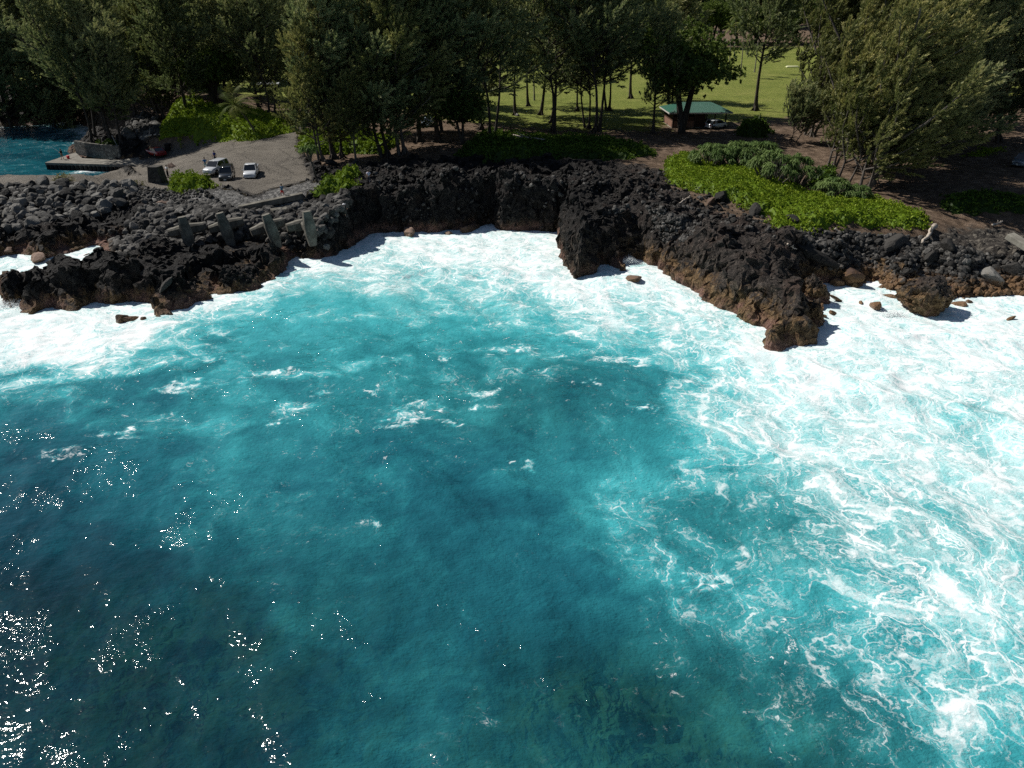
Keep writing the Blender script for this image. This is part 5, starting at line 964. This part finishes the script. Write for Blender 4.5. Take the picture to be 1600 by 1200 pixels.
def car(name, cat, label, loc, head, kind, mat):
    """x runs to the front; every car is body, glasshouse, roof, lamps, wheels"""
    o = empty(name, loc, head)
    S = {'suv': dict(L=4.65, W=1.84, H=1.70, belt=1.02, hood=1.0, cab=(-2.15, -1.95, .35, 1.15), wb=1.32, r=.36),
         'jeep': dict(L=4.4, W=1.80, H=1.78, belt=1.10, hood=1.08, cab=(-2.1, -1.95, .42, .95), wb=1.25, r=.38),
         'hatch': dict(L=4.1, W=1.70, H=1.50, belt=.95, hood=.90, cab=(-1.9, -1.5, .45, 1.35), wb=1.24, r=.31),
         'pickup': dict(L=5.2, W=1.82, H=1.72, belt=1.02, hood=1.0, cab=(-.75, -.62, .55, 1.2), wb=1.55, r=.37),
         'sedan': dict(L=4.6, W=1.78, H=1.42, belt=.92, hood=.88, cab=(-1.75, -1.05, .35, 1.3), wb=1.33, r=.32)}[kind]
    L, Wd, Hh, bl, hd = S['L'], S['W'], S['H'], S['belt'], S['hood']; w = Wd / 2; r = S['r']; c0, c1, c2, c3 = S['cab']; z0 = r * .62
    def ring(x, hw, zb, zt, tum=.93): return [(x, -hw * .9, zb), (x, -hw, zb + .16), (x, -hw, (zb + zt) * .52), (x, -hw * tum, zt - .06), (x, -hw * (tum - .1), zt), (x, hw * (tum - .1), zt), (x, hw * tum, zt - .06), (x, hw, (zb + zt) * .52), (x, hw, zb + .16), (x, hw * .9, zb)]
    f, b = L / 2, -L / 2; back = bl if kind != 'pickup' else bl - .02
    st = [(b, w * .84, z0 + .14, back - .22), (b + .07, w * .95, z0 + .02, back - .06), (b + .5, w, z0, back), (c0, w, z0, back), (0, w, z0, bl), (c3, w, z0, bl - .01), (c3 + .35, w * .985, z0, hd - .02), (f - .35, w * .95, z0, hd - .11), (f - .09, w * .88, z0 + .03, hd - .24), (f, w * .74, z0 + .13, hd - .38)]
    body = MB().loft([ring(*q) for q in st]).build("body", mat, o, True)
    tw = w * .78; g1, g2 = bl - .03, Hh - .05
    def cr(x, hw, z): return [(x, -hw, z), (x, hw, z)]
    G = MB(); lo = [(c0, -w * .93, g1), (c3, -w * .90, g1), (c3, w * .90, g1), (c0, w * .93, g1)]; hi = [(c1, -tw, g2), (c2, -tw, g2), (c2, tw, g2), (c1, tw, g2)]; G.loft([lo, hi]); G.build("windows", M_GLASS, o)
    MB().loft([[(c1 - .04, -tw - .01, g2 - .01), (c2 + .05, -tw - .01, g2 - .01), (c2 + .05, tw + .01, g2 - .01), (c1 - .04, tw + .01, g2 - .01)], [(c1 + .02, -tw + .03, Hh - .01), (c2 - .06, -tw + .03, Hh - .01), (c2 - .06, tw - .03, Hh - .01), (c1 + .02, tw - .03, Hh - .01)], [(c1 + .25, -tw + .18, Hh + .02), (c2 - .3, -tw + .18, Hh + .02), (c2 - .3, tw - .18, Hh + .02), (c1 + .25, tw - .18, Hh + .02)]]).build("roof", mat, o, True)
    P = MB(); mid = (c1 + c2) / 2
    for s in (-1, 1):
        for (xa, xb, wd_) in ((c0, c1, .05), (c3, c2, .035), (mid - .1, mid - .05, .03)) + (((c1 * .6 + .0, c1 * .6 + .05, .04),) if kind in ('suv', 'hatch', 'jeep') else ()): P.tube([(xa, s * w * .925, g1), (xb, s * (tw + .012), g2)], wd_, 4)
    P.build("pillars", mat, o)
    for s in (-1, 1):
        MB().box((f - .16, s * w * .66, hd - .30), (.22, .34, .15), 0, (.8, .9)).build("headlight", M_LAMP, o, False, .02); MB().box((b + .05, s * w * .80, back - .24), (.12, .20, .32)).build("tail_light", M_REDLAMP, o, False, .02)
        MB().box((c3 - .18, s * (w + .09), bl + .06), (.12, .20, .15), 0, (.9, .8)).build("side_mirror", mat, o, False, .02)
        for x in (S['wb'], -S['wb']):
            t = MB(); K = 16
            def rg(y, q): return [(x + q * math.cos(6.2832 * k / K), y, r + q * math.sin(6.2832 * k / K)) for k in range(K)]
            ya, yb = s * (w - .20), s * (w + .015); t.loft([rg(ya, r * .6), rg(ya, r * .97), rg(ya + s * .03, r), rg(yb - s * .03, r), rg(yb, r * .95), rg(yb - s * .005, r * .66)]); ty = t.build("wheel", M_TYRE, o, True)
            MB().loft([rg(yb - s * .03, r * .66), rg(yb - s * .01, r * .60), rg(yb + s * .0, r * .15)]).build("rim", M_RIM, ty)
    MB().box((f - .03, 0, z0 + .18), (.14, w * 1.5, .20)).box((b + .04, 0, z0 + .18), (.14, w * 1.6, .20)).build("bumper", M_TRIM if kind in ('jeep',) else mat, o, False, .03)
    MB().box((f - .07, 0, hd - .36), (.12, w * .8, .14)).build("grille", M_TRIM, o, False, .02); MB().box((f + .055, 0, z0 + .2), (.02, .34, .16)).build("number_plate", M_PLATE, o)
    if kind == 'pickup':
        MB().box((-1.72, 0, bl + .0), (1.55, w * 1.52, .05)).build("cargo_bed", M_TRIM, o); q = MB()
        for s in (-1, 1): q.box((-1.72, s * w * .88, bl + .06), (1.75, .10, .14))
        q.box((b + .08, 0, bl + .05), (.08, w * 1.7, .14)).build("bed_rail", mat, o, False, .02)
    if kind == 'jeep':
        q = MB()
        for s in (-1, 1): q.tube([(c1 + .1, s * .6, Hh + .06), (c2 - .1, s * .6, Hh + .06)], .025, 5)
        q.build("roof_rack", M_TRIM, o)
    return tag(o, label, cat)
def heading(pf, pb):
    a, b = ground_at(*pf), ground_at(*pb); return math.atan2(a.y - b.y, a.x - b.x), (a + b) / 2
for (pf, pb, kind, mt, nm, cat, lb) in (((328,276), (349,262), 'suv', paint("silver_paint", (.50,.52,.54)), "parked_car", "car", "silver estate-like SUV parked left of the dark off-roader in the lot"),
        ((349,287), (361,272), 'jeep', paint("dark_paint", (.02,.024,.028), .2), "parked_car", "car", "dark boxy off-roader parked between the silver SUV and the pickup"), ((389,281), (397,264), 'pickup', paint("pale_silver_paint", (.56,.58,.60)), "parked_truck", "pickup truck", "silver pickup with a dark cargo bed, rightmost vehicle in the lot"),
        ((1134,198), (1103,202), 'hatch', paint("white_paint", (.78,.80,.82)), "parked_car", "car", "white hatchback parked beside the green-roofed pavilion"), ((228,231), (254,230), 'sedan', paint("red_paint", (.30,.012,.014)), "parked_car", "car", "dark red car in the tree shade beside the rock mound"),
        ((663,200), (676,192), 'sedan', paint("blue_grey_paint", (.25,.32,.38)), "parked_car", "car", "blue-grey car parked in deep shade among the ironwoods"), ((1588,262), (1606,255), 'suv', paint("grey_blue_paint", (.14,.18,.22)), "parked_car", "car", "grey SUV in the shade cut off by the photo's right edge")):
    hdg, c = heading(pf, pb); c.z = ground_z(c.x, c.y) + .01; car(nm, cat, lb, c, hdg, kind, mt)
# ------------------------------------------------------------------ people
M_SKIN = plain("skin", (.36,.21,.14), .6, .3, 0, .08); M_HAIR = plain("dark_hair", (.02,.014,.01), .7); M_SHOE = plain("shoe_leather", (.04,.035,.03), .7)
def skin_mesh(name, V, E, Rr, root=0):
    me = bpy.data.meshes.new(name); me.from_pydata([tuple(v) for v in V], E, []); o = bpy.data.objects.new(name, me); C.objects.link(o)
    md = o.modifiers.new("s", 'SKIN'); 
    for i, q in enumerate(Rr): me.skin_vertices[0].data[i].radius = (q, q) if not isinstance(q, tuple) else q
    me.skin_vertices[0].data[root].use_root = True; sb = o.modifiers.new("b", 'SUBSURF'); sb.levels = sb.render_levels = 1
    dg = bpy.context.evaluated_depsgraph_get(); dg.update(); m2 = bpy.data.meshes.new_from_object(o.evaluated_get(dg)); bpy.data.objects.remove(o)
    for p in m2.polygons: p.use_smooth = True
    m2.name = name; return m2
def person(loc, rz, label, pose, top, bottom, long_legs, hat=None, sc=1.0, held=None):
    """faces +y locally. pose: dict of elbow/wrist/knee/foot points"""
    p = dict(hipL=(-.09,0,.93), hipR=(.09,0,.93), kneeL=(-.11,.02,.50), kneeR=(.11,.02,.50), footL=(-.11,-.02,.08), footR=(.11,-.02,.08), elL=(-.27,-.04,1.13), elR=(.27,-.04,1.13), wrL=(-.29,.08,.90), wrR=(.29,.08,.90), lean=(0,0)); p.update(pose)
    lx, ly = p['lean']
    J = [(0,0,.95), (lx*.4,ly*.4,1.15), (lx*.9,ly*.9,1.38), (lx,ly,1.47), (lx,ly+.01,1.53), (lx,ly+.02,1.63), (lx,ly+.01,1.72)]; Rr = [.135,.125,.145,.062,.055,.098,.075]; E = [(0,1),(1,2),(2,3),(3,4),(4,5),(5,6)]
    def addv(v, r_, par): J.append(v); Rr.append(r_); E.append((par, len(J) - 1)); return len(J) - 1
    for s, S_ in ((-1, 'L'), (1, 'R')):
        sh = addv((lx + s * .175, ly, 1.40), .062, 2); el = addv(p['el' + S_], .042, sh); wr = addv(p['wr' + S_], .030, el); e, w_ = Vector(p['el' + S_]), Vector(p['wr' + S_]); d = (w_ - e).normalized(); side = d.cross(Vector((0, 0, 1))); side = side.normalized() if side.length > .1 else Vector((1, 0, 0))
        pm = addv(tuple(w_ + d * .07), .030, wr)
        for k, ln in enumerate((.060, .075, .080, .070)):
            off = side * (.030 - .020 * k) * s; a = addv(tuple(w_ + d * (.07 + ln * .55) + off), .009, pm); addv(tuple(w_ + d * (.07 + ln) + off + Vector((0, 0, -.015))), .008, a)
        a = addv(tuple(w_ + d * .045 + side * .045 * s), .010, wr); addv(tuple(w_ + d * .085 + side * .055 * s), .009, a)
        hp = addv(p['hip' + S_], .085, 0); kn = addv(p['knee' + S_], .058, hp); ft = addv(p['foot' + S_], .040, kn); addv((p['foot' + S_][0], p['foot' + S_][1] + .15, .04), .034, ft)
    o = empty("person", loc, rz); o.scale = (sc, sc, sc); link("body", skin_mesh("body", J, E, Rr), M_SKIN, o)
    sv = [(0,0,.93), (lx*.4,ly*.4,1.15), (lx*.9,ly*.9,1.38), (lx,ly,1.46)]; sr = [.155,.148,.168,.085]; se = [(0,1),(1,2),(2,3)]
    for s, S_ in ((-1, 'L'), (1, 'R')):
        e = Vector(p['el' + S_]); h = Vector((lx + s * .175, ly, 1.40)); sv.append(tuple(h)); sr.append(.08); se.append((2, len(sv) - 1)); sv.append(tuple(h.lerp(e, .75))); sr.append(.062); se.append((len(sv) - 2, len(sv) - 1))
    link("shirt", skin_mesh("shirt", sv, se, sr), top, o); bv = [(0,0,.98), (0,0,.90)]; br = [.152,.15]; be = [(0,1)]
    for s, S_ in ((-1, 'L'), (1, 'R')):
        h, k, f_ = Vector(p['hip' + S_]), Vector(p['knee' + S_]), Vector(p['foot' + S_]); bv.append(tuple(h)); br.append(.108); be.append((1, len(bv) - 1)); bv.append(tuple(h.lerp(k, 1.0 if long_legs else .85))); br.append(.078 if long_legs else .092); be.append((len(bv) - 2, len(bv) - 1))
        if long_legs: bv.append(tuple(k.lerp(f_, .9))); br.append(.06); be.append((len(bv) - 2, len(bv) - 1))
    link("trousers" if long_legs else "shorts", skin_mesh("trousers", bv, be, br), bottom, o)
    hm = MB().ball((lx, ly - .012, 1.69), .112, 12, 8, (1, 1.05, 1.0)); hv = [v for v in hm.v]; hm.v = [(a, b, max(c, 1.655 - .05 * (b < ly))) for a, b, c in hv]; hm.build("hair", M_HAIR, o, True)
    if hat: MB().ball((lx, ly, 1.735), .125, 12, 8, (1, 1, .62)).tube([(lx, ly, 1.71), (lx, ly, 1.725)], [.2, .19], 14).build("hat", hat, o, True)
    f = MB()
    for s in (-1, 1): f.ball((lx + s * .035, ly + .105, 1.635), .013, 6, 4)
    f.build("eyes", M_HAIR, o); MB().ball((lx, ly + .118, 1.605), .018, 6, 4, (.8, 1, 1.3)).build("nose", M_SKIN, o)
    sh = MB()
    for S_ in 'LR': a = p['foot' + S_]; sh.box((a[0], a[1] + .06, .045), (.105, .28, .09), 0, (.85, .85))
    sh.build("shoes", M_SHOE, o, False, .02)
    return tag(o, label, "person")
cl = lambda n_, c: plain("cloth_" + n_, c, .9, .1, 0, .12, 8)
walk = dict(kneeL=(-.10,.18,.52), footL=(-.10,.30,.10), kneeR=(.10,-.04,.50), footR=(.10,-.30,.12), elL=(-.28,-.14,1.15), wrL=(-.30,-.10,.90), elR=(.28,.08,1.14), wrR=(.28,.28,.97)); wide = dict(kneeL=(-.17,.02,.50), footL=(-.22,-.02,.08), kneeR=(.17,.02,.50), footR=(.22,-.02,.08))
photo = dict(elL=(-.26,.12,1.22), wrL=(-.10,.30,1.45), elR=(.26,.12,1.22), wrR=(.10,.30,1.45)); look = dict(elL=(-.27,.03,1.14), wrL=(-.12,.27,1.15), elR=(.27,.03,1.14), wrR=(.12,.27,1.15))
person(ground_at(322,265), R(200), "person in a blue shirt and pale shorts walking towards the silver SUV's rear", walk, cl("blue", (.03,.13,.30)), cl("pale_teal", (.25,.38,.36)), False)
person(ground_at(337,254), R(160), "person in a dark blue top standing behind the silver SUV", dict(elL=(-.34,0,1.2), wrL=(-.4,.1,1.0)), cl("navy", (.02,.035,.16)), cl("slate", (.05,.06,.08)), True)
person(ground_at(263,277), R(150), "person in a white shirt and dark trousers beside the dark stone pillar", look, cl("white", (.72,.72,.74)), cl("black", (.015,.015,.018)), True)
person(ground_at(442,309), R(170), "person in a blue shirt and red shorts standing on the gravel taking a photo", {**wide, **photo}, cl("sky", (.05,.22,.38)), cl("red", (.62,.03,.03)), False)
person(ground_at(538,327,4.5), R(-70), "person in a turquoise outfit and white cap on the rocks below the yellow-green bush", look, cl("turquoise", (.04,.45,.46)), cl("turquoise2", (.05,.42,.44)), False, cl("white", (.72,.72,.74)))
person(ground_at(577,287,5.5), R(10), "person in a pale lilac shirt stepping through the dark rocks in the shade", {**walk, 'lean': (0, .12)}, cl("lilac", (.55,.52,.62)), cl("grey", (.08,.08,.10)), True)
g = Vector((*at(98, 249, 1.15), 1.15)); ps = person(g, R(70), "angler in dark clothes at the outer end of the boat dock", {**wide, **look}, cl("black", (.015,.015,.018)), cl("khaki", (.20,.15,.09)), False)
tag(MB().tube([g + Vector((-.15,.12,1.15)), g + Vector((-1.4,.5,1.75)), g + Vector((-2.7,.9,2.15))], [.025,.018,.008], 5).build("fishing_rod", plain("rod_grey", (.45,.45,.45))), "fishing rod held out over the cove by the angler on the dock", "fishing rod")
g = Vector((*at(107, 248, 1.15), 1.15)); bk = empty("red_bucket", g); MB().tube([(0,0,0), (0,0,.5)], [.20,.27], 14).build("pail", plain("red_plastic", (.75,.02,.03), .4), bk, True); MB().tube([(.27*math.cos(t), 0, .5+.22*math.sin(t)) for t in [k*math.pi/8 for k in range(9)]], .012, 5).build("handle", M_RIM, bk); tag(bk, "red bucket on the dock beside the angler", "bucket")
